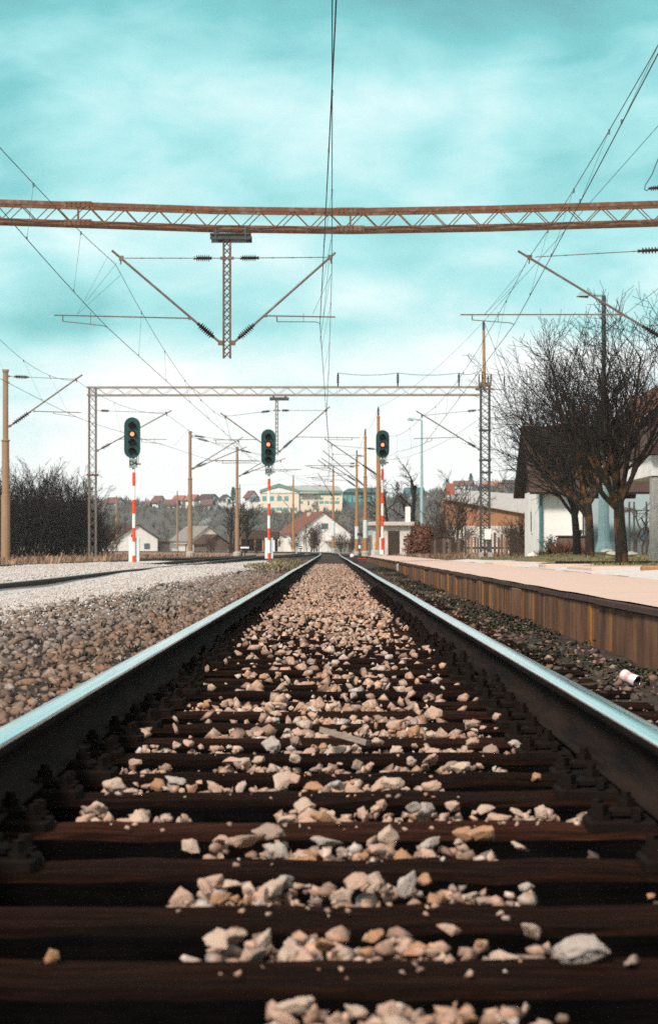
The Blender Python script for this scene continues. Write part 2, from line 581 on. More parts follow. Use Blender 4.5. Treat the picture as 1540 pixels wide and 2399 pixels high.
sl = bpy.data.lights.new('sun', 'SUN')
sl.energy = 4.3
sl.angle = R(11)
sl.color = (1.0, .89, .79)
so = bpy.data.objects.new('sun', sl)
C.objects.link(so)
so.rotation_euler = (R(90 - SUN_EL), 0, R(180 - SUN_AZ))
so.location = (-10, -20, 40)
S.view_settings.view_transform = 'Standard'
S.view_settings.look = 'None'
S.view_settings.exposure = .22
S.view_settings.gamma = 1
S.cycles.use_denoising = False
S.cycles.denoiser = 'OPENIMAGEDENOISE'
S.cycles.denoising_input_passes = 'RGB_ALBEDO_NORMAL'
S.cycles.denoising_prefilter = 'ACCURATE'
S.cycles.max_bounces = 6
S.cycles.diffuse_bounces = 3
S.cycles.glossy_bounces = 3
S.cycles.transparent_max_bounces = 4


# ------------------------------------------------------------------ terrain
def zr(y): return .20 * sm(150, 250, y)          # level of the rail tops


HX = [-400, -130, -85, -12, 10, 31, 62, 110, 400]
HH = [20, 18, 17.5, 14.2, 15, 20, 24, 27, 30]


def hill_h(x, y):
    s = sm(470, 905, y)
    s = .55 * s + .45 * min(1, max(0, (y - 470) / 435.0))
    return float(np.interp(x * 900 / max(y, 300), HX, HH)) * s + 4.0 * sm(930, 1200, y)


def wob(x, y):
    return .5 * math.sin(x * 2.1 + y * .37) + .5 * math.sin(x * .9 - y * .71 + 1.3)


def ground_h(x, y):
    if y > 470: return .1 + hill_h(x, y)
    zt = zr(y)
    g = 0
    if x < -.95:
        prof_x = [-400, -14, -11, -9, -6.2, -5.2, -4.45, -3.9, -3.2, -2.3, -1.5, -.95]
        side = -.17 + .14 * sm(33, 58, y) - .10 * sm(66, 90, y)
        cover = .015 - .15 * sm(62, 80, y)
        far = [-.1, -.2, -.15, -.04, cover, cover, cover - .02, side, side * .6 - .01, -.07, -.13, -.19]
        g = float(np.interp(x, prof_x, far))
        g += .012 * wob(x, y)
    elif x < 1.0:
        g = -.27 + .075 * sm(16, 27, y)
    elif x < 3.2:
        g = -.20 + .08 * sm(40, 62, y) + .015 * wob(x * 3, y * 3)
    else:
        g = float(np.interp(x, [3.2, 3.7, 5.2, 6.2, 9, 400], [-.12, -.06, -.02, .05, .10, .10]))
        g += .22 * math.exp(-((x - 8.6) / 2.2) ** 2 - ((y - 76) / 9.0) ** 2)
    k = sm(105, 185, y)
    g = g * (1 - k) + k * (-.16)
    return g + zt


def masks(x, y):
    pale = dry = lawn = 0
    if y < 118 and -9.6 < x < -1.7:
        lim = np.interp(y, [3, 12, 18, 30, 60, 110], [-2.6, -2.5, -2.35, -2.1, -1.75, -1.6])
        pale = sm(lim + .5, lim - .55, x) if False else min(1, max(0, (lim - x) / .9 + .25))
        pale *= min(1, max(0, (x + 9.6) / .8)) * (1 - sm(96, 118, y))
    if x < -8.6 and y < 230: dry = min(1, (-8.6 - x) / 1.0)
    if y > 118 and x < -3.5 + (y - 118) * .02: dry = max(dry, sm(118, 150, y))
    if y > 235: dry = max(dry, .75)
    if x > 6.0 and 48 < y < 140: lawn = min(1, (x - 5.6) / .8)
    if x > 3.3 and x <= 6.0 and y < 100: pale = .85
    if x > 6 and y <= 48: pale = .85
    if x > 3.2 and y > 105: dry = .6
    return pale, dry, lawn


def axis(parts):
    out = []
    for a, b, st in parts: out += list(np.arange(a, b, st))
    return sorted(set(round(v, 3) for v in out + [parts[-1][1]]))


xs = axis([(-420, -60, 30), (-60, -16, 4), (-16, -7, .6), (-7, -.9, .22), (-.9, 1.0, .35), (1.0, 3.4, .3), (3.4, 12, .45), (12, 40, 4), (40, 420, 30)])
ys = axis([(-12, 2, 1.5), (2, 40, .6), (40, 120, 1.5), (120, 300, 5), (300, 480, 12)])
def sheet(name, xs, ys, fh, mat, masks_fn=None):
    nx, ny = len(xs), len(ys)
    vs = [(x, y, fh(x, y)) for y in ys for x in xs]
    fs = [(j * nx + i, j * nx + i + 1, (j + 1) * nx + i + 1, (j + 1) * nx + i) for j in range(ny - 1) for i in range(nx - 1)]
    me = bpy.data.meshes.new(name)
    me.from_pydata(vs, [], fs)
    me.materials.append(mat)
    if masks_fn:
        a = me.color_attributes.new('masks', 'FLOAT_COLOR', 'POINT')
        cols = np.ones((len(vs), 4), dtype=np.float32)
        for i, v in enumerate(vs): cols[i, :3] = masks_fn(v[0], v[1])
        a.data.foreach_set('color', cols.ravel())
    me.polygons.foreach_set('use_smooth', [True] * len(fs))
    me.update()
    o = bpy.data.objects.new(name, me)
    C.objects.link(o)
    return o


tag(sheet('ground', xs, ys, ground_h, M['ground'], masks), 'gravel, soil and dry grass around the tracks', None, None, 'structure')
hx = axis([(-520, -200, 40), (-200, 200, 10), (200, 520, 40)])
hy = axis([(480, 960, 12), (960, 1300, 40), (1300, 1400, 50)])
tag(sheet('hill', hx, hy, lambda x, y: .1 + hill_h(x, y), M['hill']), 'low brown winter hill behind the station', None, None, 'structure')
del ys

# ------------------------------------------------------------------ rails
def main_path():
    pts = [(0.0, y) for y in np.arange(1.0, 195, 2.0)]
    Rr = 420
    for th in np.arange(0, 1.0, .012): pts.append((-Rr * (1 - math.cos(th)), 195 + Rr * math.sin(th)))
    return pts


def offset_path(pts, d):
    out = []
    for i, (x, y) in enumerate(pts):
        a, b = pts[max(0, i - 1)], pts[min(len(pts) - 1, i + 1)]
        tx, ty = b[0] - a[0], b[1] - a[1]
        L = math.hypot(tx, ty)
        out.append((x + ty / L * d, y - tx / L * d))
    return out


# profile (u across, z below rail top) of a flat-bottomed rail; polished faces are the ones on the crown
PROF = [(-.0345, -.030), (-.0355, -.016), (-.0315, -.006), (-.022, -.0012), (0, 0), (.022, -.0012), (.0315, -.006), (.0355, -.016), (.0345, -.030), (.031, -.042),
        (.012, -.052), (.008, -.085), (.010, -.122), (.030, -.138), (.062, -.148), (.062, -.158), (-.062, -.158), (-.062, -.148), (-.030, -.138), (-.010, -.122), (-.008, -.085), (-.012, -.052), (-.031, -.042)]


def rail(path, label, mats, group, wobble=.0, name='rail', top=range(1, 7)):
    n = len(PROF)
    vs, fs, mi = [], [], []
    op = path
    for i, (x, y) in enumerate(op):
        a, b = op[max(0, i - 1)], op[min(len(op) - 1, i + 1)]
        tx, ty = b[0] - a[0], b[1] - a[1]
        L = math.hypot(tx, ty)
        nx_, ny_ = ty / L, -tx / L
        zz = zr(y) + wobble * (math.sin(y * .13 + 1) + .6 * math.sin(y * .31))
        wx = wobble * .9 * math.sin(y * .21 + 2)
        for u, z in PROF: vs.append((x + nx_ * (u + wx), y + ny_ * (u + wx), z + zz))
        if i:
            for j in range(n):
                k = (j + 1) % n
                fs.append(((i - 1) * n + j, i * n + j, i * n + k, (i - 1) * n + k))
                mi.append(0 if j in top else 1)
    fs.append(tuple(range(n)))
    mi.append(1)
    mb = MB()
    mb.v, mb.f, mb.m = vs, fs, mi
    o = mb.build(name, mats, loc=(op[0][0], op[0][1], zr(op[0][1]) - .158))
    for p in o.data.polygons: p.use_smooth = True
    return tag(o, label, 'rail', group)


mp_ = main_path()
rail(offset_path(mp_, -.7525), 'long polished rail on the left of the centre track', [M['rail_top'], M['rail_side']], 'rails of the centre track', .004)
rail(offset_path(mp_, .7525), 'long polished rail on the right of the centre track beside the platform', [M['rail_top'], M['rail_side']], 'rails of the centre track', .004)


def smooth_path(ctrl, y0, y1, step=2.0):
    yy = np.arange(y0, y1, step)
    cx = np.interp(yy, [c[1] for c in ctrl], [c[0] for c in ctrl])
    k = 9
    pad = np.pad(cx, k, mode='edge')
    cx = np.convolve(pad, np.ones(2 * k + 1) / (2 * k + 1), mode='valid')
    return [(float(a), float(b)) for a, b in zip(cx, yy)]


t3 = smooth_path([(-4.95, 4), (-4.95, 112), (-4.6, 137), (-3.3, 168), (-1.75, 196), (-1.3, 214)], 4, 212)
rail(offset_path(t3, .7525), 'dark siding rail half sunk in pale gravel left of the centre track', [M['rail_dull'], M['rail_dark']], 'siding rails', .006, top=range(2, 6))
rail(offset_path(t3, -.7525), 'dark siding rail coming out of the gravel beside the D4 signal', [M['rail_dull'], M['rail_dark']], 'siding rails', .006, top=range(2, 6))
t4 = smooth_path([(-10.2, 50), (-9.6, 88), (-8.1, 112), (-6.4, 140), (-4.9, 166), (-4.0, 182)], 50, 176)
rail(offset_path(t4, .7525), 'right rail of the far left siding running behind the D4 signal', [M['rail_dull'], M['rail_dark']], 'siding rails', top=range(2, 6))
rail(offset_path(t4, -.7525), 'left rail of the far left siding at the grass edge', [M['rail_dull'], M['rail_dark']], 'siding rails', top=range(2, 6))
t1 = smooth_path([(4.6, 110), (3.4, 140), (1.6, 175), (.4, 205)], 112, 196)
rail(offset_path(t1, -.7525), 'short rail joining the centre track from beyond the platform end', [M['rail_dull'], M['rail_dark']], 'siding rails', top=range(2, 6))

# ------------------------------------------------------------------ sleepers with fastenings
SL0, SLS = 3.88, .59
EDGE = {-3: 2.29, -2: 2.88, -1: 3.47, 0: 4.0, 1: 4.63, 2: 5.2, 3: 5.84, 4: 6.36, 5: 6.98, 6: 7.59}     # far edges of the nearest sleepers


def slc(k):
    return EDGE[k] - .122 if k in EDGE else 7.59 - .122 + SLS * (k - 6)



def hexa(mb, c, r, h, n=6):
    return mb.lathe(c, (0, 0, 1), [(0, r), (h, r)], n)


ztop = -.178
proto_sl = []
for var in range(3):
    rr = random.Random(var)
    r0 = bpy.data.objects.new('wooden_sleeper', None)
    C.objects.link(r0)
    OFF[r0.name] = Vector((0, 0, ztop - .16))
    r0.location = OFF[r0.name]
    mb = MB()
    n = 26
    prof = [(-.122, -.16), (-.122, -.014), (-.106, 0), (-.04, -.004), (.05, .001), (.108, 0), (.122, -.014), (.122, -.16)]
    rows = []
    for i in range(n + 1):
        x = -1.25 + 2.5 * i / n
        jy, jz = rr.uniform(-.003, .003), rr.uniform(-.004, .002)
        for (u, z) in prof: mb.v.append((x, u + jy + rr.uniform(-.003, .003), ztop + z + (jz + rr.uniform(-.003, .002) if z > -.1 else 0)))
    k = len(prof)
    for i in range(n):
        for j in range(k - 1): mb.f.append((i * k + j, i * k + j + 1, (i + 1) * k + j + 1, (i + 1) * k + j))
    mb.f.append(tuple(range(k)))
    mb.f.append(tuple(n * k + j for j in range(k - 1, -1, -1)))
    mb.m = [0] * len(mb.f)
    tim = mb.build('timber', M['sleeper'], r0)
    for s_ in (-1, 1):
        c = s_ * .7525
        b = MB().bbox(c - .175, c + .175, -.075, .075, ztop - .004, ztop + .020, .006)
        b.box(c - .082, c - .066, -.075, .075, ztop + .02, ztop + .045).box(c + .066, c + .082, -.075, .075, ztop + .02, ztop + .045)
        pl = b.build('base_plate', M['plate'], r0)
        for e in (-1, 1):
            q = MB()
            xx = c + e * .088
            q.bbox(xx - .036, xx + .036, -.032, .032, ztop + .026, ztop + .044, .008)
            hexa(q, (xx, 0, ztop + .042), .021, .020)
            hexa(q, (xx, 0, ztop + .060), .011, .016, 8)
            q.build('clip_bolt', M['plate'], pl)
            for yy in (-.045, .045):
                q = MB()
                xx2 = c + e * .145
                hexa(q, (xx2, yy, ztop + .018), .022, .012, 8)
                hexa(q, (xx2, yy, ztop + .03), .014, .024, 4)
                q.build('screw', M['plate'], pl)
    proto_sl.append(r0)
used = [False] * 3
words = ['nearest', 'second nearest', 'third nearest', 'fourth nearest', 'fifth nearest', 'sixth nearest', 'seventh nearest', 'eighth nearest']
cnt = 0
for k in range(-2, 52):
    y = slc(k)
    v_ = k % 3
    if not used[v_]:
        o = proto_sl[v_]
        used[v_] = True
    else:
        o = copy_tree(proto_sl[v_])
    o.location = (random.uniform(-.03, .03), y, ztop - .16 + random.uniform(-.006, .004))
    o.rotation_euler = (0, 0, random.uniform(-.012, .012))
    if cnt < 8: lb = 'dark worn timber sleeper under both rails, %s to the bottom edge of the picture' % words[cnt]
    elif cnt < 20: lb = 'dark timber sleeper under the centre track with scattered pinkish stones on it'
    else: lb = 'dark timber sleeper almost buried by pinkish ballast further up the centre track'
    tag(o, lb, 'sleeper', 'timber sleepers of the centre track')
    cnt += 1


# ------------------------------------------------------------------ stones
def hull_stone(seed, npts=22, sub=False):
    rr = np.random.RandomState(seed)
    d = rr.normal(size=(npts, 3))
    d /= np.linalg.norm(d, axis=1)[:, None]
    d *= (rr.uniform(.72, 1.05, size=(npts, 1)))
    d *= np.array([rr.uniform(.8, 1.15), rr.uniform(.65, 1.0), rr.uniform(.5, .8)])
    bm = bmesh.new()
    for p in d: bm.verts.new(p)
    bmesh.ops.convex_hull(bm, input=bm.verts)
    for v in [v for v in bm.verts if not v.link_faces]: bm.verts.remove(v)
    if sub:
        bmesh.ops.bevel(bm, geom=list(bm.edges), offset=.055, segments=1, affect='EDGES', profile=.5, clamp_overlap=True)
        bmesh.ops.triangulate(bm, faces=bm.faces)
        for _ in range(2): bmesh.ops.subdivide_edges(bm, edges=[e for e in bm.edges if e.calc_length() > .13], cuts=1, use_grid_fill=True)
        bmesh.ops.triangulate(bm, faces=bm.faces)
        for v in bm.verts:
            q_ = v.co + Vector((seed, 0, 0))
            v.co += v.co.normalized() * (.08 * mnoise.noise(q_ * 1.7) + .085 * mnoise.noise(q_ * 4.3) + .05 * mnoise.noise(q_ * 12))
    bmesh.ops.triangulate(bm, faces=bm.faces)
    bm.verts.index_update()
    vs = np.array([v.co[:] for v in bm.verts])
    fs = np.array([[v.index for v in f.verts] for f in bm.faces])
    bm.free()
    return vs, fs


ST_HI = [hull_stone(100 + i, 12 + i % 6, True) for i in range(14)]
ST_MID = [hull_stone(200 + i, 8 + i % 3) for i in range(10)]
ST_LO = [hull_stone(300 + i, 9) for i in range(8)]


def rotm(rr):
    a, b, c = rr.uniform(0, 6.28), rr.uniform(-.5, .5), rr.uniform(-.5, .5)
    return np.array((Matrix.Rotation(a, 3, 'Z') @ Matrix.Rotation(b, 3, 'X') @ Matrix.Rotation(c, 3, 'Y')))


def scatter(name, items, variants, mat, label, seed=0):
    # items: (x, y, z, size)
    rr = random.Random(seed)
    V, Fc, n = [], [], 0
    for x, y, z, s_ in items:
        vs, fs = variants[rr.randrange(len(variants))]
        V.append((vs * s_) @ rotm(rr).T + np.array([x, y, z]))
        Fc.append(fs + n)
        n += len(vs)
    V, Fc = np.vstack(V), np.vstack(Fc)
    me = bpy.data.meshes.new(name)
    me.vertices.add(len(V))
    me.vertices.foreach_set('co', V.ravel())
    me.loops.add(Fc.size)
    me.loops.foreach_set('vertex_index', Fc.ravel().astype(np.int32))
    me.polygons.add(len(Fc))
    me.polygons.foreach_set('loop_start', np.arange(0, Fc.size, 3, dtype=np.int32))
    me.materials.append(mat)
    me.update(calc_edges=True)
    me.validate()
    o = bpy.data.objects.new(name, me)
    C.objects.link(o)
    return tag(o, label, None, None, 'stuff')


rr = random.Random(3)
hi_me = []
for i, (vs, fs) in enumerate(ST_HI):
    me = bpy.data.meshes.new('ballast_stone')
    me.from_pydata(vs.tolist(), [], fs.tolist())
    me.polygons.foreach_set('use_smooth', [True] * len(fs))
    hi_me.append(me)
mats_cls = []


def cls_mat(name, c, blotch):
    return stone_mat(name, [(0, tuple(x * .9 for x in c)), (1, c)], blotch)


CLS = [('pinkish beige', cls_mat('pinkish stone', (.72, .49, .38), (.56, .25, .11))),
       ('pale grey white', cls_mat('grey white stone', (.62, .55, .49), (.42, .31, .25))),
       ('orange stained', cls_mat('orange stone', (.60, .33, .18), (.36, .15, .05))),
       ('dull grey brown', cls_mat('grey brown stone', (.46, .345, .28), (.28, .16, .10))),
       ('cream coloured', cls_mat('cream stone', (.74, .57, .45), (.58, .32, .17)))]
hi_var = []
for me in hi_me:
    row = []
    for nm, m_ in CLS:
        c = me.copy()
        c.materials.append(m_)
        row.append(c)
    hi_var.append(row)


def stone(x, y, z, s_, cls, label, flat=1.0, rot=None, group='ballast stones between the near sleepers'):
    o = bpy.data.objects.new('ballast_stone', hi_var[rr.randrange(len(hi_var))][cls])
    C.objects.link(o)
    o.location = (x, y, z)
    o.scale = (s_ * rr.uniform(.85, 1.2), s_ * rr.uniform(.85, 1.1), s_ * flat * rr.uniform(.85, 1.15))
    o.rotation_euler = (rr.uniform(-.4, .4), rr.uniform(-.4, .4), rr.uniform(0, 6.28)) if rot is None else rot
    return tag(o, label, 'stone', group)


def stone_px(px, py, w, cls, label, lift=0, flat=1.0):
    # a stone whose foot touches the crib ballast at the level of the sleeper tops
    zf = ztop + .0 + lift
    Y = (CZ - zf) * F / (py - HY)
    return stone(X(px, Y), Y + .03, zf + w * Y / F * .18, w * Y / F / 2, cls, label, flat)


vs, fs = hull_stone(777, 40, True)
round_me = bpy.data.meshes.new('ballast_stone')
round_me.from_pydata(vs.tolist(), [], fs.tolist())
round_me.materials.append(CLS[1][1])
round_me.polygons.foreach_set('use_smooth', [True] * len(fs))
SPEC = [(112, 2262, 66, 2, 'orange brown stone lying alone at the far left of the nearest sleepers'),
        (1365, 2262, 150, 1, 'big rounded grey white stone at the right of the nearest sleepers'),
        (1490, 2272, 80, 3, 'grey brown stone right beside the big rounded white one'),
        (636, 1757, 60, 1, 'bluish white stone lying on a sleeper left of the wood chip'),
        (1256, 1830, 36, 2, 'small orange stone lying alone near the right rail fastenings'),
        (1224, 1998, 50, 4, 'cream stone lying alone right of the stone heaps'),
        (1013, 1683, 62, 0, 'pink flat stone lying on a sleeper right of the middle'),
        (1208, 1752, 38, 1, 'white round stone at the right end of its row of stones'),
        (446, 1998, 62, 4, 'cream wedge shaped stone alone at the left of its row'),
        (1530, 2112, 30, 2, 'small orange stone at the right picture edge near the rail')]
for a in SPEC:
    o = stone_px(*a, flat=.8)
    if a[3] == 1:
        o.data = round_me
    del o['group']
# rows of crib stones: (foot y of the row, x ranges (x0,x1,count), size px)
ROWS = [(2420, [(600, 1060, 13), (1080, 1310, 6)], 78), (2238, [(500, 1040, 15), (960, 1300, 5)], 66), (2112, [(490, 1150, 19), (400, 500, 2), (1160, 1240, 2)], 62),
        (2000, [(610, 1150, 15), (500, 600, 2)], 60), (1922, [(655, 1290, 19), (190, 430, 8), (1300, 1365, 1)], 50), (1850, [(255, 325, 3), (355, 900, 14), (780, 1050, 8)], 46),
        (1812, [(300, 380, 3), (525, 1170, 20)], 40), (1760, [(340, 545, 7), (690, 1110, 14), (1110, 1230, 3)], 36), (1722, [(560, 860, 7), (860, 1150, 12)], 36),
        (1692, [(640, 960, 6)], 26), (1660, [(435, 560, 6), (560, 1000, 16)], 28)]
ordn = ['bottom row', 'second row from the bottom', 'third row from the bottom', 'fourth row from the bottom', 'fifth row from the bottom', 'sixth row from the bottom', 'seventh row from the bottom',
        'eighth row from the bottom', 'ninth row from the bottom', 'tenth row from the bottom', 'eleventh row from the bottom']
packed = []
KEYS = [-2, -1, 0, 1, 2, 3, 4, 5, 6]
CW = [0, 0, 0, 1, 2, 3, 4, 4, 0, 0, 4, 2]
for ri, (fy, rngs, sz) in enumerate(ROWS):
    ed = EDGE[KEYS[ri]] if ri < len(KEYS) else 7.59 + .59 * (ri - len(KEYS) + 1)
    for x0, x1, nst in rngs:
        for i in range(nst + nst // 4):
            px = x0 + (x1 - x0) * ((i % nst) + rr.uniform(.05, .95)) / nst
            cl_ = CW[rr.randrange(len(CW))]
            w_ = sz * (rr.uniform(.9, 1.7) if rr.random() > .33 else rr.uniform(.45, .8))
            r_ = w_ * ed / F / 2
            back = rr.random() < .45
            Ys = ed + r_ * .8 + (rr.uniform(.06, .16) if back else rr.uniform(0, .03))
            stone(X(px, Ys), Ys, ztop + (rr.uniform(.1, .75) if back else rr.uniform(-.45, .3)) * r_, r_, cl_, '%s ballast stone in the %s of stones' % (CLS[cl_][0], ordn[ri]), .9)
        for i in range(nst * 5):
            Ys = ed + rr.uniform(.02, .26)
            packed.append((X(rr.uniform(x0 - 15, x1 + 15), Ys), Ys, ztop - .030 + rr.uniform(-.012, .012) + .05 * (Ys - ed), rr.uniform(.012, .030)))
        for i in range(nst):
            Ys = ed - rr.uniform(.02, .2)
            packed.append((X(rr.gauss((x0 + x1) / 2, (x1 - x0) / 3), Ys), Ys, ztop + .004, rr.uniform(.004, .012)))
# smaller filler inside the cribs and denser ballast further away
items, dark = list(packed), []
for k in range(-3, 120):
    yc = slc(k) + .295
    for i in range(70):
        x = rr.uniform(-.66, .66)
        y = yc + rr.uniform(-.17, .17)
        if yc < 7.2:
            lim = .34 + .02 * yc
            if abs(x - .03) > lim: continue
            items.append((x, y, ztop - .075 + rr.uniform(-.02, .03) - .08 * (abs(x) / .6) ** 2, rr.uniform(.02, .045)))
    if yc >= 7.2 and yc < 24:
        f_ = sm(9, 27, yc)
        for i in range(int(64 + 60 * f_)):
            x = rr.gauss(.03, .31) if rr.random() > f_ else rr.uniform(-.64, .64)
            if abs(x) > .62: continue
            onslp = rr.random() < .03 + .24 * f_
            y = yc + (rr.uniform(-.17, .17) if not onslp else rr.uniform(-.3, .3))
            lift = .016 if onslp else rr.uniform(-.04, .018)
            items.append((x, y, ztop + lift - .01, rr.choice([.014, .020, .025, .030, .034, .040, .048]) * rr.uniform(.85, 1.15)))
    # dark stones at the rail feet
    if yc < 26:
        for s_ in (-1, 1):
            for i in range(16):
                dark.append((s_ * rr.uniform(.5, 1.1), yc + rr.uniform(-.17, .17), ztop - .07 + rr.uniform(-.03, .025), rr.uniform(.02, .05)))
for i in range(6500):
    y = 22 + 75 * rr.random() ** 1.5
    x = rr.uniform(-.66, .68)
    if abs(x) > .52 and rr.random() < .5: continue
    items.append((x, y, ztop + rr.uniform(-.02, .012) - .03 * sm(.45, .7, abs(x)), rr.uniform(.018, .046)))
scatter('ballast', items, ST_MID, M['ballast'], 'pinkish crushed stone ballast filling the centre track', 1)
scatter('dark_ballast', dark, ST_MID, M['stone_dark'], 'dark stones under the rails', 2)

items = []
for i in range(17000):          # coarse brown bank left of the rail
    y = 3.2 + 57 * rr.random() ** 1.7
    lim = np.interp(y, [3, 12, 18, 30, 60], [-2.7, -2.6, -2.4, -2.1, -1.7])
    x = rr.uniform(lim + rr.gauss(0, .22), -.84)
    if x > -.84: continue
    items.append((x, y, ground_h(min(x, -.96), y) + rr.uniform(-.006, .012), rr.choice([.010, .015, .020, .026, .032, .040, .052]) * rr.uniform(.85, 1.15)))
half = [i_ for i_ in items if (i_[0] > np.interp(i_[1], [3, 20, 60], [-1.5, -1.45, -1.3])) == (rr.random() > .12)]
rest = [i_ for i_ in items if i_ not in set(half)]
scatter('brown_ballast', half, ST_MID, M['ballast_brown'], 'coarse brown ballast sloping beside the left rail', 3)
scatter('grey_ballast', rest, ST_MID, M['ballast_grey'], 'coarse mixed grey ballast at the foot of the pale gravel bank', 33)
items = []
for i in range(20000):         # pale gravel
    y = 8 + 86 * rr.random() ** 1.35
    lim = np.interp(y, [3, 12, 18, 30, 60, 110], [-2.5, -2.35, -2.15, -1.95, -1.6, -1.5])
    xl = max(-9.0, -.150 * y)
    if xl > lim: continue
    x = rr.uniform(xl, lim + rr.gauss(0, .3))
    if x > -1.1: continue
    if -4.35 < x < -4.05: continue
    items.append((x, y, ground_h(x, y) + rr.uniform(0, .006), rr.uniform(.009, .021) * (1 + y / 80)))
scatter('pale_gravel', items, ST_LO, M['gravel_pale'], 'pale fine gravel heaped over the left sidings', 4)
items = []
for i in range(1300):          # stones between right rail and platform
    y = 7.5 + 52 * rr.random() ** 1.5
    x = rr.uniform(.86, 1.6)
    items.append((x, y, ground_h(x, y) + .005, rr.choice([.016, .02, .03, .04])))
for it in range(500): items.append((rr.uniform(.9, 1.62), 7.5 + 45 * rr.random() ** 1.4, -.185, rr.choice([.008, .012, .016, .024])))
scatter('mixed_rubble', items[:850], ST_MID, M['stone_dark'], 'dark dirty rubble between the right rail and the platform', 5)
scatter('stray_stones', items[850:], ST_MID, M['ballast_brown'], 'stray pinkish stones among the weeds by the platform', 6)


# ------------------------------------------------------------------ tufts: weeds and grass
def tufts(name, spots, mat, label, blades=10, h=.08, wdt=.012, spread=.05, seed=1):
    rr = random.Random(seed)
    mb = MB()
    for x, y, z, s_ in spots:
        for i in range(blades):
            a = rr.uniform(0, 6.28)
            r_ = rr.uniform(0, spread) * s_
            bx, by = x + math.cos(a) * r_, y + math.sin(a) * r_
            hh = h * s_ * rr.uniform(.4, 1.1)
            lean = rr.uniform(.1, .9) * hh
            dx, dy = math.cos(a) * lean, math.sin(a) * lean
            px_, py_ = -math.sin(a) * wdt * s_, math.cos(a) * wdt * s_
            mb.add([(bx - px_, by - py_, z), (bx + px_, by + py_, z), (bx + dx * .6 + px_ * .7, by + dy * .6 + py_ * .7, z + hh * .7), (bx + dx, by + dy, z + hh)], [(0, 1, 2), (0, 2, 3)])
    o = mb.build(name, mat, loc=(0, 0, 0))
    return tag(o, label, None, None, 'stuff')


sp_ = []
for i in range(900):
    y = 7.5 + 62 * rr.random() ** 1.35
    x = 1.64 - abs(rr.gauss(0, .25))
    if x < .92: continue
    if math.sin(y * .8 + x * 3) + math.sin(y * .33 + 1) + rr.uniform(-1, 1.3) < -.2: continue
    sp_.append((x, y, ground_h(x, y) - .01, rr.uniform(.5, 1.2)))
rgw = random.Random(3)
mb = MB()
for x, y, z, s_ in sp_:
    for i in range(30):
        a, r_ = rgw.uniform(0, 6.28), rgw.uniform(0, .085) * s_
        p = Vector((x + math.cos(a) * r_, y + math.sin(a) * r_, z + rgw.uniform(.005, .05) * s_))
        e = Vector((rgw.gauss(0, 1), rgw.gauss(0, 1), rgw.gauss(0, .6))).normalized() * .016 * rgw.uniform(.6, 1.4)
        f_ = e.cross(Vector((rgw.gauss(0, .5), rgw.gauss(0, .5), 1))).normalized() * .009
        mb.add([p - e, p + f_, p + e, p - f_], [(0, 1, 2, 3)])
tag(mb.build('weeds', M['weed'], loc=(0, 0, 0)), 'dark green weeds along the foot of the platform', None, None, 'stuff')
sp_ = []
for i in range(110):
    y = 6 + 26 * rr.random() ** 1.2
    x = rr.uniform(-2.4, -.95)
    sp_.append((x, y, ground_h(x, y), rr.uniform(.4, 1.0)))
for i in range(70):
    y = rr.uniform(48, 78)
    x = rr.uniform(-2.0, -.9)
    sp_.append((x, y, ground_h(x, y), rr.uniform(.7, 1.4)))
tufts('moss_tufts', sp_, M['weed'], 'small weeds between the stones left of the track', 10, .06, .01, .06, 4)
sp_ = []
for i in range(260):
    y = rr.uniform(62, 118)
    x = rr.uniform(-2.4, -.95)
    sp_.append((x, y, ground_h(x, y), rr.uniform(.7, 1.5)))
tufts('olive_grass', sp_, M['moss'], 'olive grass tufts beside the far rail', 8, .09, .015, .12, 5)
sp_ = []
for i in range(1500):
    y = rr.uniform(70, 190)
    x = rr.uniform(-.155 * y - 1, -8.8) if y < 125 else rr.uniform(-.155 * y, -7.5)
    sp_.append((x, y, ground_h(x, y), rr.uniform(.8, 1.8)))
for i in range(420):
    y = rr.uniform(106, 150)
    x = rr.uniform(3.4, 10)
    sp_.append((x, y, ground_h(x, y), rr.uniform(.8, 1.6)))
tufts('dry_grass', sp_, M['drygrass'], 'dry straw coloured grass behind the sidings', 9, .2, .022, .3, 6)
sp_ = []
for i in range(1700):
    y = rr.uniform(53, 102)
    x = rr.uniform(6.3, 13)
    sp_.append((x, y, ground_h(x, y), rr.uniform(.6, 1.2)))
tufts('lawn_grass', sp_, M['lawn_grass'], 'olive lawn under the bare trees', 8, .07, .016, .2, 7)

# ------------------------------------------------------------------ platform
PXL, PXR, PZT = 1.67, 3.32, .124


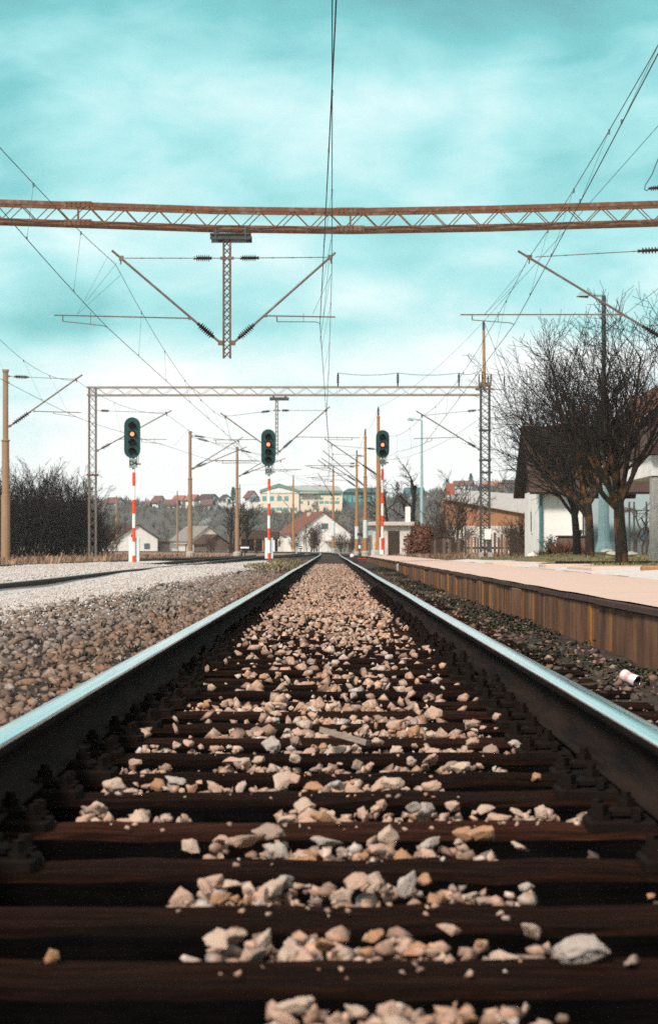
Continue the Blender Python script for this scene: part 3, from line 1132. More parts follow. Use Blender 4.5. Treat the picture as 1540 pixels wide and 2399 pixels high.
def platform(y0, y1, label, near):
    t_ = empty('platform', (PXL, y0, -.2), label, 'platform')
    b = MB()
    n = int((y1 - y0) / 1.0)
    for i in range(n):
        a, c = y0 + (y1 - y0) * i / n, y0 + (y1 - y0) * (i + 1) / n
        z0, z1 = PZT + .006 + .003 * math.sin(a * 2.1), PZT + .006 + .003 * math.sin(c * 2.1)
        xs_ = [PXL + .003, PXL + .5, PXL + .9, PXL + 1.3, PXR - .1]
        cam_ = [0, .012, .018, .012, 0]
        for j in range(4):
            b.quad((xs_[j], a, z0 + cam_[j]), (xs_[j + 1], a, z0 + cam_[j + 1]), (xs_[j + 1], c, z1 + cam_[j + 1]), (xs_[j], c, z1 + cam_[j]))
    b.box(PXL + .14, PXR - .1, y0, y1, -.3, PZT - .04)
    b.build('surface', M['platform_top'], t_)
    np_ = int(round((y1 - y0) / (1.08 if near else 1.2)))
    for i in range(np_):
        a, c = y0 + (y1 - y0) * i / np_, y0 + (y1 - y0) * (i + 1) / np_
        jx = random.uniform(-.012, .012)
        MB().bbox(PXL + .02 + jx, PXL + .12 + jx, a + .010, c - .010, -.34, PZT - .048, .008).build('wall_panel', M['panel'], t_)
    b = MB()
    y = y0
    while y < y1 - .01:
        e = min(y1, y + random.uniform(.8, 1.15))
        jx, jz = random.uniform(-.018, .012), random.uniform(-.010, .008)
        b.bbox(PXL + .004 + jx * .6, PXL + .16 + jx, y + .004, e - .004, PZT - .040 + jz * .6, PZT - .002 + jz * .3, .008)
        y = e
    b.build('coping', M['coping'], t_)
    b = MB()
    y = y0
    while y < y1 - .01:
        e = min(y1, y + random.uniform(.9, 2.2))
        jx, jz = random.uniform(-.02, .02), random.uniform(-.015, .006)
        b.bbox(PXR - .12 + jx, PXR + jx, y + .01, e - .01, -.2, PZT + jz, .012)
        y = e
    b.build('rear_kerb', M['coping'], t_)
    return t_


platform(-3.0, 58.2, 'long low platform with sandy top and brown stained wall panels right of the track', True)
platform(59.6, 108, 'far stretch of low platform beyond the pale crossing gap', False)
b = MB().bbox(1.68, 3.3, 58.3, 59.5, -.3, .06, .03)
tag(b.build('crossing_step', M['chalk']), 'pale crossing slab in the gap between the two platform stretches', 'step')


# ------------------------------------------------------------------ electrification
def insul(mb, p0, p1, r=.075, n=7):
    p0, p1 = Vector(p0), Vector(p1)
    L = (p1 - p0).length
    prof = [(0, r * .45), (L * .06, r * .5), (L * .10, r * .35)]
    for i in range(n):
        a = L * (.12 + .76 * i / n)
        s_ = L * .76 / n
        prof += [(a, r * .42), (a + s_ * .35, r), (a + s_ * .5, r), (a + s_ * .62, r * .42)]
    prof += [(L * .9, r * .35), (L * .94, r * .5), (L, r * .45)]
    mb.lathe(p0, p1 - p0, prof, 10)
    return mb


def lerp(a, b, t): return Vector(a) + (Vector(b) - Vector(a)) * t


def cantilever(par, Y, stay0, clamp, tip, low, reg0, reg1, arm0, arm1, ins1=None, ins2=None, th=1.0, droop=True):
    """all arguments are (px,py) at depth Y; ins = fractions along stay / diagonal"""
    q = lambda a: P(a[0], a[1], Y)
    S0, CL, TP, LO, R0, R1, A0, A1 = map(q, (stay0, clamp, tip, low, reg0, reg1, arm0, arm1))
    b = MB()
    b.tube([LO, TP], .026 * th, 8)
    b.tube([R0, R1], .016 * th, 6)
    b.tube([S0, lerp(S0, CL, .97)], .010 * th, 5)
    for f_ in (.42, .62, .8): b.lathe(lerp(S0, CL, f_) - (CL - S0).normalized() * .03, CL - S0, [(0, .014), (.06, .014)], 6)
    b.obox(CL, (.05, 0, 0), (0, .035, 0), (0, 0, .05))
    b.tube([CL, CL + Vector((.02 * (1 if A1.x > LO.x else -1), 0, -.14))], .016, 5)
    b.obox(R0, (.03, 0, .01), (0, .03, 0), (-.01, 0, .03))
    b.obox(lerp(LO, TP, .02), (.05, 0, 0), (0, .045, 0), (0, 0, .05))
    b.obox(S0, (.06, 0, 0), (0, .03, 0), (0, 0, .03))
    o = b.build('cantilever', M['tube_rust'], par)
    i1 = ins1 or (.14, .32)
    i2 = ins2 or (.07, .22)
    insul(MB(), lerp(S0, CL, i1[0]), lerp(S0, CL, i1[1]), .075 * th).build('insulator', M['insul'], o, smooth=False)
    insul(MB(), lerp(LO, TP, i2[0]), lerp(LO, TP, i2[1]), .085 * th).build('insulator', M['insul'], o, smooth=False)
    s_ = MB()
    e = A0 + Vector((0, 0, (R1 - R0).z * 0 + .14))
    zt = lerp(R0, R1, (A0.x - R0.x) / (R1.x - R0.x + 1e-9)).z
    s_.tube([Vector((A0.x, Y, zt)), A0], .014, 5)
    s_.tube([A0, lerp(A0, A1, .9) + Vector((0, 0, .03)), lerp(A0, A1, .97) + Vector((0, 0, .015)), A1], .010, 5)
    mid = lerp(A0, A1, .62)
    s_.tube([mid + Vector((0, 0, .03)), Vector((mid.x, Y, zt + .06))], .006, 4)
    s_.build('steady_arm', M['tube_rust'], o)
    return o


def lattice_mast(par, x0, x1, Y, z0, z1, depth=.3, cell=.32, mat=None, name='mast', w=.05, rods=.012):
    b = MB()
    for x in (x0, x1):
        for y in (Y - depth / 2, Y + depth / 2): b.box(x - w / 2, x + w / 2, y - w / 2, y + w / 2, z0, z1)
    n = max(2, int((z1 - z0) / cell))
    for i in range(n):
        a, c = z0 + (z1 - z0) * i / n, z0 + (z1 - z0) * (i + 1) / n
        for y in (Y - depth / 2, Y + depth / 2):
            b.tube([(x0, y, a), (x1, y, c)], rods, 4, False)
            b.tube([(x1, y, a), (x0, y, c)], rods, 4, False)
        for x in (x0, x1):
            b.tube([(x, Y - depth / 2, a), (x, Y + depth / 2, c)], rods, 4, False)
    return b.build(name, mat or M['steel_grey'], par)


def truss_beam(par, pts, Y, chord, depth=.5, period=.75, hgt=.46, mat=None, rod=.012):
    """pts: (x, z of top chord top)"""
    b = MB()
    zt = lambda x: float(np.interp(x, [p[0] for p in pts], [p[1] for p in pts]))
    for (x0, z0), (x1, z1) in zip(pts, pts[1:]):
        for y in (Y, Y + depth):
            b.beam((x0, y, z0 - chord / 2), (x1, y, z1 - chord / 2), chord * .7, chord)
            b.beam((x0, y, z0 - hgt + chord / 2), (x1, y, z1 - hgt + chord / 2), chord * .7, chord)
    X0, X1 = pts[0][0], pts[-1][0]
    n = int((X1 - X0) / period)
    for k_, y in enumerate((Y, Y + depth)):
        x = X0 + k_ * .05
        for i in range(n):
            xa, xm, xb = x + i * period, x + (i + .5) * period, x + (i + 1) * period
            dn = lambda q: zt(q) - hgt + chord * .95
            up_ = lambda q: zt(q) - chord * .95
            b.tube([(xa, y, dn(xa)), (xa + .04, y, dn(xa) + .01), (xm - .06, y, up_(xm) - .03), (xm - .02, y, up_(xm)), (xm + .02, y, up_(xm)), (xm + .06, y, up_(xm) - .03), (xb - .04, y, dn(xb) + .01), (xb, y, dn(xb))], rod, 5, False)
    for i in range(0, n * 2, 6):
        xa = X0 + i * period / 2
        xb = xa + period / 2
        for lv in (chord * .5, hgt - chord * .5):
            b.tube([(xa, Y if i % 2 else Y + depth, zt(xa) - lv), (xb, Y + depth if i % 2 else Y, zt(xb) - lv)], rod * .8, 4, False)
    return b.build('beam', mat or M['steel_rust'], par)


# ---- near gantry
Y1 = 51.0
g1 = empty('portal_gantry', (X(-480, Y1), Y1, -.1), 'near rusty lattice gantry beam crossing the whole sky with a hanging post', 'gantry', 'portal gantries over the tracks')
pts = [(X(-480, Y1), Z(451, Y1)), (X(183, Y1), Z(472.5, Y1)), (X(500, Y1), Z(483, Y1)), (X(820, Y1), Z(487, Y1)), (X(1150, Y1), Z(481, Y1)), (X(1660, Y1), Z(466, Y1))]
bm1 = truss_beam(g1, pts, Y1, .092, .5, .745, .495)
for jx in (183, 820):
    zt = float(np.interp(X(jx, Y1), [p[0] for p in pts], [p[1] for p in pts]))
    b = MB()
    for dz in (-.052, -.495 + .052):
        b.box(X(jx, Y1) - .30, X(jx, Y1) + .30, Y1 - .055, Y1 - .043, zt + dz - .062, zt + dz + .062)
        for i in range(6):
            for e in (-1, 1): b.lathe((X(jx, Y1) - .25 + i * .1, Y1 - .056, zt + dz + e * .03), (0, -1, 0), [(0, .016), (.02, .016)], 6)
    b.box(X(jx, Y1) - .02, X(jx, Y1) + .02, Y1 - .03, Y1 + .03, zt - .44, zt - .06)
    b.build('splice_plate', M['steel_rust'], g1)
b = MB()
xx = np.linspace(X(-480, Y1), X(1660, Y1), 160)
b.tube([(x_, Y1 - .05, float(np.interp(x_, [p[0] for p in pts], [p[1] for p in pts])) - .445 + .022 * math.sin(x_ * 5.2)) for x_ in xx], .007, 4)
b.build('cable', M['wire'], g1)
lattice_mast(g1, X(-480, Y1) - .2, X(-480, Y1) + .2, Y1 + .25, -.1, Z(451, Y1), .4, .4, M['steel_rust'])
lattice_mast(g1, X(1660, Y1) - .2, X(1660, Y1) + .2, Y1 + .25, -.1, Z(466, Y1), .4, .4, M['steel_rust'])
# hanging post
b = MB()
xa, xb = X(492, Y1), X(588, Y1)
za, zb = Z(560, Y1), Z(546, Y1)
for y in (Y1 - .03, Y1 + .53): b.box(xa, xb, y - .05, y + .05, za, za + .025).box(xa, xb, y - .05, y + .05, zb - .025, zb).box(xa, xb, y - .012, y + .012, za + .025, zb - .025)
for x_ in (X(506, Y1), X(575, Y1)): b.box(x_ - .05, x_ + .05, Y1 - .04, Y1 + .54, zb, Z(540, Y1)).box(x_ - .015, x_ + .015, Y1 - .075, Y1 - .06, Z(562, Y1), Z(530, Y1))
b.build('hanger_bracket', M['steel_dark'], g1)
lattice_mast(g1, X(523, Y1), X(538.5, Y1), Y1 + .08, Z(838, Y1), Z(560, Y1), .16, .155, M['steel_rust'], 'hanging_post', .038, .007)
YC = Y1
cantilever(g1, YC, (522, 604), (284, 604), (262, 586), (521, 807), (444, 745), (127, 737.5), (147, 752), (252, 767), (.11, .29), (.08, .225))
cantilever(g1, YC, (541, 604), (773, 602), (785, 591), (541, 807), (622, 739), (785, 742), (648, 753), (748, 757), (.09, .28), (.07, .22))
cantilever(g1, YC, (1660, 578), (1240, 602), (1212, 587), (1660, 858), (1455, 736), (1078, 736.5), (1105, 749), (1203, 760), (.24, .40), (.24, .35))
b = insul(MB(), P(1517, 441, Y1), P(1562, 437, Y1), .06)
b.tube([P(1562, 437, Y1), P(1650, 437, Y1)], .03, 6)
b.build('side_insulator', M['insul'], g1)

# ---- far gantry
Y2 = 104.0
g2 = empty('portal_gantry', (X(216, Y2), Y2, -.05), 'second lattice gantry further away standing on two lattice masts', 'gantry', 'portal gantries over the tracks')
xl, xr = X(203, Y2), X(1150, Y2)
truss_beam(g2, [(xl, Z(904.5, Y2)), (X(1125, Y2), Z(903.5, Y2))], Y2, .072, .42, .84, .42, M['steel_pale'], .010)
b = MB()
m0 = lattice_mast(g2, X(206, Y2) + .03, X(225, Y2) - .03, Y2 + .2, -.05, Z(905, Y2), .42, .36, M['steel_grey'], 'mast', .048, .007)
m1 = lattice_mast(g2, X(1126, Y2), X(1146, Y2), Y2 + .2, .02, Z(905, Y2), .42, .30, M['steel_dark'], 'mast', .075, .011)
for x0_, x1_, py in ((203, 228, 1112), (1122, 1150, 1007), (1122, 1150, 1077), (1124, 1152, 1106)):
    MB().box(X(x0_, Y2), X(x1_, Y2), Y2 - .06, Y2 + .46, Z(py + 2, Y2), Z(py - 2, Y2)).build('collar', M['steel_rust'] if py == 1112 else M['steel_dark'], m0 if x0_ < 500 else m1)
b = MB()
b.tube([P(189, 1118, Y2), P(204, 1111, Y2)], .012, 4).tube([P(227, 1111, Y2), P(240, 1118, Y2)], .012, 4)
b.build('spike_guard', M['steel_dark'], m0)
b = MB().box(X(203, Y2), X(212, Y2), Y2 - .15, Y2 + .5, -.2, .03).box(X(222, Y2), X(231, Y2), Y2 - .15, Y2 + .5, -.2, .03)
b.build('footing', M['concrete'], m0)
b = MB().box(X(1121, Y2), X(1131, Y2), Y2 - .15, Y2 + .5, -.1, .3).box(X(1142, Y2), X(1152, Y2), Y2 - .15, Y2 + .5, -.1, .3)
b.build('footing', M['concrete'], m1)
MB().bbox(X(1134, Y2), X(1149, Y2), Y2 - .12, Y2 - .09, Z(1263, Y2), Z(1239, Y2), .004).build('blank_board', M['white_paint'], m1)
# pole and insulators on the right mast
b = MB()
b.tube([P(1133.5, 912, Y2), P(1132, 774, Y2)], [.075, .062], 10)
b.build('top_pole', M['pole_brown'], m1)
b = MB()
b.box(X(1112, Y2), X(1156, Y2), Y2 - .15, Y2 - .09, Z(914, Y2), Z(909, Y2)).box(X(1126, Y2), X(1185, Y2), Y2 - .02, Y2 + .02, Z(913, Y2), Z(911, Y2)).box(X(1121, Y2), X(1150, Y2), Y2 - .08, Y2 + .46, Z(904, Y2), Z(895, Y2))
b.build('cross_arm', M['steel_grey'], m1)
b = MB()
insul(b, P(1132, 774, Y2), P(1132, 752, Y2), .085, 6)
for px_, ya, yb in ((1121, 898, 876), (1129, 897, 872), (1142, 897, 880), (1149, 898, 876), (1180, 902, 880)): insul(b, P(px_, ya, Y2), P(px_, yb, Y2), .05, 9)
b.build('insulator', M['insul'], m1)
for px_ in (791, 931, 1074):
    b = MB()
    b.tube([P(px_, 906, Y2), P(px_, 898, Y2)], .03, 6)
    insul(b, P(px_, 900, Y2), P(px_, 873, Y2), .075, 7)
    b.build('standing_insulator', M['insul'], g2)
def sagline(a, b_, sag, n=14):
    a, b_ = Vector(a), Vector(b_)
    return [lerp(a, b_, i / n) - Vector((0, 0, sag * 4 * (i / n) * (1 - i / n))) for i in range(n + 1)]
b = MB()
tops = [P(791, 873, Y2), P(931, 873, Y2), P(1074, 873, Y2), P(1119, 870, Y2)]
for a_, c_ in zip(tops, tops[1:]): b.tube(sagline(a_, c_, .10), .012, 4, False)
b.tube(sagline(P(1119, 870, Y2), P(1180, 878, Y2), .05), .010, 4, False)
b.tube([P(1132, 752, Y2), P(1148, 790, Y2), P(1165, 835, Y2), P(1178, 865, Y2), P(1180, 878, Y2)], .010, 4, False)
b.build('jumper_wire', M['wire_thin'], g2)
# hanging post of the far gantry
b = MB()
b.box(X(631, Y2), X(676, Y2), Y2 - .06, Y2 + .5, Z(936, Y2), Z(930, Y2))
b.box(X(638, Y2), X(642, Y2), Y2 - .06, Y2 + .5, Z(930, Y2), Z(926, Y2)).box(X(666, Y2), X(670, Y2), Y2 - .06, Y2 + .5, Z(930, Y2), Z(926, Y2))
b.build('hanger_bracket', M['steel_dark'], g2)
lattice_mast(g2, X(645, Y2), X(650.5, Y2), Y2 + .06, Z(1066, Y2), Z(936, Y2), .13, .18, M['steel_grey'], 'hanging_post', .035, .008)
cantilever(g2, Y2, (643, 961), (528, 975), (516, 967), (644, 1060), (600, 1029), (499, 1030), (505, 1037), (558, 1041), (.10, .28), (.09, .25))
cantilever(g2, Y2, (652, 961), (763, 961), (772, 952), (652, 1059), (694, 1023), (842, 1025), (824, 1030), (768, 1031), (.07, .22), (.09, .27))
cantilever(g2, Y2, (224, 961), (389, 967), (402, 961), (225, 1057), (280, 1028), (390, 1029), (332, 1035), (380, 1041), (.07, .19), (.07, .19))
cantilever(g2, Y2, (1122, 960), (988, 973), (974, 962), (1124, 1054), (1072, 1024), (968, 1027), (1010, 1032), (993, 1039), (.06, .21), (.08, .19))


# ---- poles
def step_pole(px, ytop, ybase, Y, mat, label, insul_top=True, rb=.125, cap=None, base=True, bands=(), secs=(.33, .62)):
    x = X(px, Y)
    z0, z1 = Z(ybase, Y), Z(ytop, Y)
    t_ = empty('catenary_pole', (x, Y, z0), label, 'pole', 'overhead line poles')
    zs1, zs2 = z0 + (z1 - z0) * secs[0], z0 + (z1 - z0) * secs[1]
    zt = z1 - (.55 if insul_top else 0)
    b = MB()
    b.lathe((x, Y, z0 - .2), (0, 0, 1), [(0, rb), (zs1 - z0 + .2 - .03, rb), (zs1 - z0 + .2 + .05, rb * .80), (zs2 - z0 + .2 - .03, rb * .80), (zs2 - z0 + .2 + .05, rb * .62), (zt - z0 + .2, rb * .60)], 12)
    for z in (zs1, zs2): b.lathe((x, Y, z - .02), (0, 0, 1), [(0, rb * 1.02), (.04, rb * 1.02)], 12)
    b.lathe((x, Y, zt - .1), (0, 0, 1), [(0, rb * .75), (.1, rb * .75)], 10)
    b.build('post', mat, t_, smooth=False)
    if base: MB().lathe((x, Y, z0 - .2), (0, 0, 1), [(0, rb * 1.9), (.42, rb * 1.7), (.5, rb * 1.3)], 10).build('footing', M['concrete'], t_)
    if insul_top: insul(MB(), (x, Y, zt), (x, Y, z1), .09, 5).build('insulator', M['insul'], t_)
    for ya, yb in bands:
        MB().lathe((x, Y, Z(yb, Y)), (0, 0, 1), [(0, rb * 1.06), (Z(ya, Y) - Z(yb, Y), rb * 1.06)], 12).build('marker_band', M['cab_white'], t_)
    return t_


pA = step_pole(13, 865, 1327, 94, M['pole_pale'], 'brown stepped pole at the left picture edge with an arm over the far siding', False, .185, secs=(.36, .64))
cantilever(pA, 94, (20, 881), (178, 888), (193, 877), (20, 1000), (80, 963), (190, 966), (125, 968), (186, 979), (.08, .30), (.06, .30), 1.15)
pB = step_pole(445, 1010, 1303, 138, M['pole_pale'], 'brown pole with two arms standing between the D4 and D3 signals', False, .15)
cantilever(pB, 138, (449, 1020), (558, 1033), (569, 1023), (449, 1098), (480, 1078), (602, 1078), (521, 1084), (590, 1084), (.05, .28), (.08, .22))
cantilever(pB, 138.8, (449, 1023), (566, 1055), (578, 1046), (449, 1099), (506, 1079), (620, 1080), (521, 1085), (596, 1086), (.12, .33), (.12, .26))
pC = step_pole(555, 1046, 1302, 160, M['pole_pale'], 'slimmer brown pole with two arms just left of the D3 signal', False, .15)
cantilever(pC, 160, (558, 1052), (657, 1080), (668, 1073), (559, 1115), (598, 1101), (706, 1099), (680, 1103), (660, 1104), (.08, .30), (.1, .25))
cantilever(pC, 160.8, (558, 1054), (640, 1068), (649, 1060), (559, 1116), (590, 1101), (700, 1100), (672, 1104), (650, 1105), (.1, .3), (.1, .25))
step_pole(561.5, 1134, 1291, 300, M['pole_pale'], 'thin distant pole right behind the pole left of the D3 signal', True, .16)
pD = step_pole(885.5, 953, 1300, 140, M['pole_brown'], 'tall orange brown pole right behind the D2 signal', True, .15, secs=(.44, .7))
pE = step_pole(855, 1004, 1300, 166, M['pole_brown'], 'orange brown pole left of the D2 signal with a white band', True, .15, bands=((1218, 1260),))
pF = step_pole(835, 1054, 1300, 200, M['pole_brown'], 'third orange brown pole from the D2 signal with arms over the track', True, .16, bands=((1233, 1262),))
pG = step_pole(780, 1088, 1291, 237, M['pole_brown'], 'thin brown pole in front of the red roofed house', True, .15, bands=((1220, 1255),))
pH = step_pole(686.5, 1113, 1293, 270, M['pole_brown'], 'thin brown pole standing left of the red roofed house', True, .15)
step_pole(415, 1149, 1292, 338, M['pole_pale'], 'thin distant pole in front of the grey roofed cottage', True, .16)
step_pole(272.5, 1160, 1292, 366, M['pole_pale'], 'thin distant pole in front of the white cottage at the left', True, .16)
cantilever(pD, 140, (882, 1052), (777, 1042), (759, 1027), (884, 1113), (840, 1090), (718, 1090), (728, 1095), (770, 1097), (.05, .22), (.02, .28), 1.2)
cantilever(pE, 166, (852, 1068), (779, 1063), (756, 1055), (853, 1138), (828, 1116), (712, 1090), (728, 1096), (770, 1098), (.05, .22), (.03, .2), 1.2)
cantilever(pF, 200, (833, 1093), (760, 1092), (744, 1077), (834, 1140), (815, 1126), (720, 1118), (730, 1122), (768, 1124), (.05, .22), (.03, .25), 1.3)
cantilever(pF, 201, (833, 1085), (770, 1085), (752, 1073), (834, 1127), (812, 1112), (716, 1119), (732, 1124), (764, 1126), (.05, .22), (.03, .25), 1.3)
cantilever(pG, 237, (779, 1127), (760, 1126), (744, 1108), (780, 1165), (764, 1140), (730, 1132), (738, 1135), (756, 1136), (.05, .4), (.03, .25), 1.3)
cantilever(pH, 270, (686, 1140), (676, 1140), (651, 1158), (686, 1200), (672, 1182), (650, 1158), (655, 1162), (665, 1165), (.05, .4), (.06, .2), 1.2)

# ---- overhead lines
def line_pts(knots, sag, n=10):
    out = []
    for a, b_ in zip(knots, knots[1:]):
        s_ = sagline(a, b_, sag, n)
        out += s_ if not out else s_[1:]
    return out


def zy(pts, y):
    return [float(np.interp(y, [p.y for p in pts], [p[k] for p in pts])) for k in (0, 2)]


def overhead(label, cw, mw, sag, drops, rcw=.0075, rmw=.0068):
    cwp, mwp = line_pts([Vector(p) for p in cw], .03), line_pts([Vector(p) for p in mw], sag)
    t_ = empty('overhead_line', cwp[0], label, 'overhead wire', 'overhead lines')
    MB().tube(cwp, rcw, 6).build('contact_wire', M['wire'], t_)
    MB().tube(mwp, rmw, 6).build('messenger_wire', M['wire'], t_)
    for y in drops:
        (xa, za), (xb, zb) = zy(mwp, y), zy(cwp, y)
        if za - zb < .12: continue
        b = MB()
        b.tube([(xa, y, za), (xb, y, zb)], .0032, 4)
        b.obox((xa, y, za - .02), (.012, 0, 0), (0, .02, 0), (0, 0, .035))
        b.obox((xb, y, zb + .02), (.010, 0, 0), (0, .015, 0), (0, 0, .025))
        b.build('dropper', M['wire_thin'], t_)
    return t_


def q(px, py, Y): return P(px, py, Y)


overhead('pair of overhead wires running straight up over the centre track',
         [(.25, -6, 5.34), (.05, 22, 5.36), q(749, 757, 51), q(768, 1031, 104), q(771, 1097, 140), q(770, 1117, 166), q(763, 1145, 200), q(755, 1168, 237)],
         [(.0, -6, 6.7), q(777, 614, 51), q(764, 964, 104), q(777, 1044, 140), q(779, 1066, 166), q(770, 1090, 200), q(760, 1126, 237)], .62,
         [4, 12, 21, 29, 38, 44.5, 57, 65, 74, 83, 92, 112, 124, 133, 150, 160, 175, 190])
# extra pull-off wires at the near gantry
overhead('overhead wires over the left siding crossing the upper left sky',
         [(-4.6, -6, 5.35), q(0, 487, 33.9), q(252, 767, 51), q(559, 1042, 104), q(597, 1085, 138), q(662, 1104, 160), q(755, 1150, 205)],
         [(-4.7, -6, 6.7), q(270, 618, 51), q(529, 980, 104), q(558, 1036, 138), q(640, 1071, 160), q(750, 1125, 205)], .62,
         [20, 30, 37, 44, 58, 66, 75, 84, 93, 112, 124, 145])
overhead('overhead wires over the far left siding passing the D4 signal',
         [(-11.5, 20, 5.6), q(0, 886, 66), q(186, 979, 88), q(291, 1013, 99), q(381, 1041, 108), q(521, 1085, 138)],
         [(-11.5, 20, 6.9), q(0, 795, 70), q(178, 890, 94), q(389, 969, 104), q(566, 1055, 138)], .35,
         [60, 68, 76, 84, 98, 112, 120, 130])
overhead('overhead wires running up to the upper right corner above the platform',
         [(3.0, -6, 5.4), q(1540, 125, 23.3), q(1203, 760, 51), q(993, 1039, 104), q(930, 1058, 122), q(884, 1078, 140)],
         [(3.1, -6, 6.9), q(1236, 606, 51), q(988, 975, 104), q(884, 1010, 140)], .55,
         [18, 27, 33, 39, 45, 57, 65, 74, 83, 92, 112, 122])
# feeder wire on the pole tops
fp = [(9.0, -6, 10.6), q(1132, 752, Y2), q(885.5, 953, 140), q(855, 1004, 166), q(835, 1054, 200), q(780, 1088, 237), q(686.5, 1113, 270), q(561.5, 1134, 300), q(415, 1149, 338), q(272.5, 1160, 366)]
b = MB().tube(line_pts([Vector(p) for p in fp[:2]], .1), .0085, 5)
b.tube(line_pts([Vector(p) for p in fp[1:]], .45), .008, 4)
tag(b.build('feeder_wire', M['wire_thin'], loc=fp[0]), 'thin single wire running along the tops of the right hand poles', 'overhead wire')
b = MB().tube(sagline(P(1560, 660, 60), P(1148, 960, 104), .1), .008, 4)
b.tube(sagline(P(1148, 960, 104), P(905, 1077, 140), .5), .008, 4)
tag(b.build('guy_wire', M['wire_thin']), 'thin wire slanting behind the bare trees to the right mast of the second gantry', 'overhead wire')
b = MB().tube([P(1560, 330, 48), P(1541, 370, 48.5), P(1526, 408, 49.5), P(1510, 434, 50.4), P(1508.5, 443, 50.8), P(1514, 446, 51), P(1519, 441, 51)], .011, 5)
tag(b.build('loop_wire', M['wire_thin']), 'short teal wire looping to an insulator at the right picture edge', 'overhead wire')
# pull-off stitch wires in front of the near gantry
b = MB()
for a_, c_ in ((P(273, 616, 50.6), P(202, 705, 51)), (P(281, 645, 51.4), P(181, 735, 51)), (P(252, 600, 50.4), P(181, 735, 51))): b.tube([a_, c_], .004, 4)
tag(b.build('stitch_wire', M['wire_thin']), 'fine slanting tie wires by the left arm of the near gantry', 'overhead wire')
b = MB()
for a_, c_ in ((P(776, 640, 51), P(732, 735, 51)), (P(773, 645, 51.5), P(748, 800, 51.5)), (P(775, 560, 50), P(757, 740, 50.7))): b.tube([a_, c_], .004, 4)
tag(b.build('stitch_wire', M['wire_thin']), 'fine slanting tie wires by the centre arm of the near gantry', 'overhead wire')
b = MB()
for a_, c_ in ((P(1233, 618, 51), P(1132, 738, 51)), (P(1216, 655, 51.3), P(1132, 738, 51))): b.tube([a_, c_], .004, 4)
tag(b.build('stitch_wire', M['wire_thin']), 'fine slanting tie wires by the right arm of the near gantry', 'overhead wire')


# ------------------------------------------------------------------ signals
def capsule(mb, x, z0, z1, r, y0, y1, n=18):
    poly = []
    for i in range(n + 1):
        a = math.pi * i / n
        poly.append((x + r * math.cos(a), z1 - r + r * math.sin(a)))
    for i in range(n + 1):
        a = math.pi + math.pi * i / n
        poly.append((x + r * math.cos(a), z0 + r + r * math.sin(a)))
    return mb.prism(poly[::-1], y0, y1)


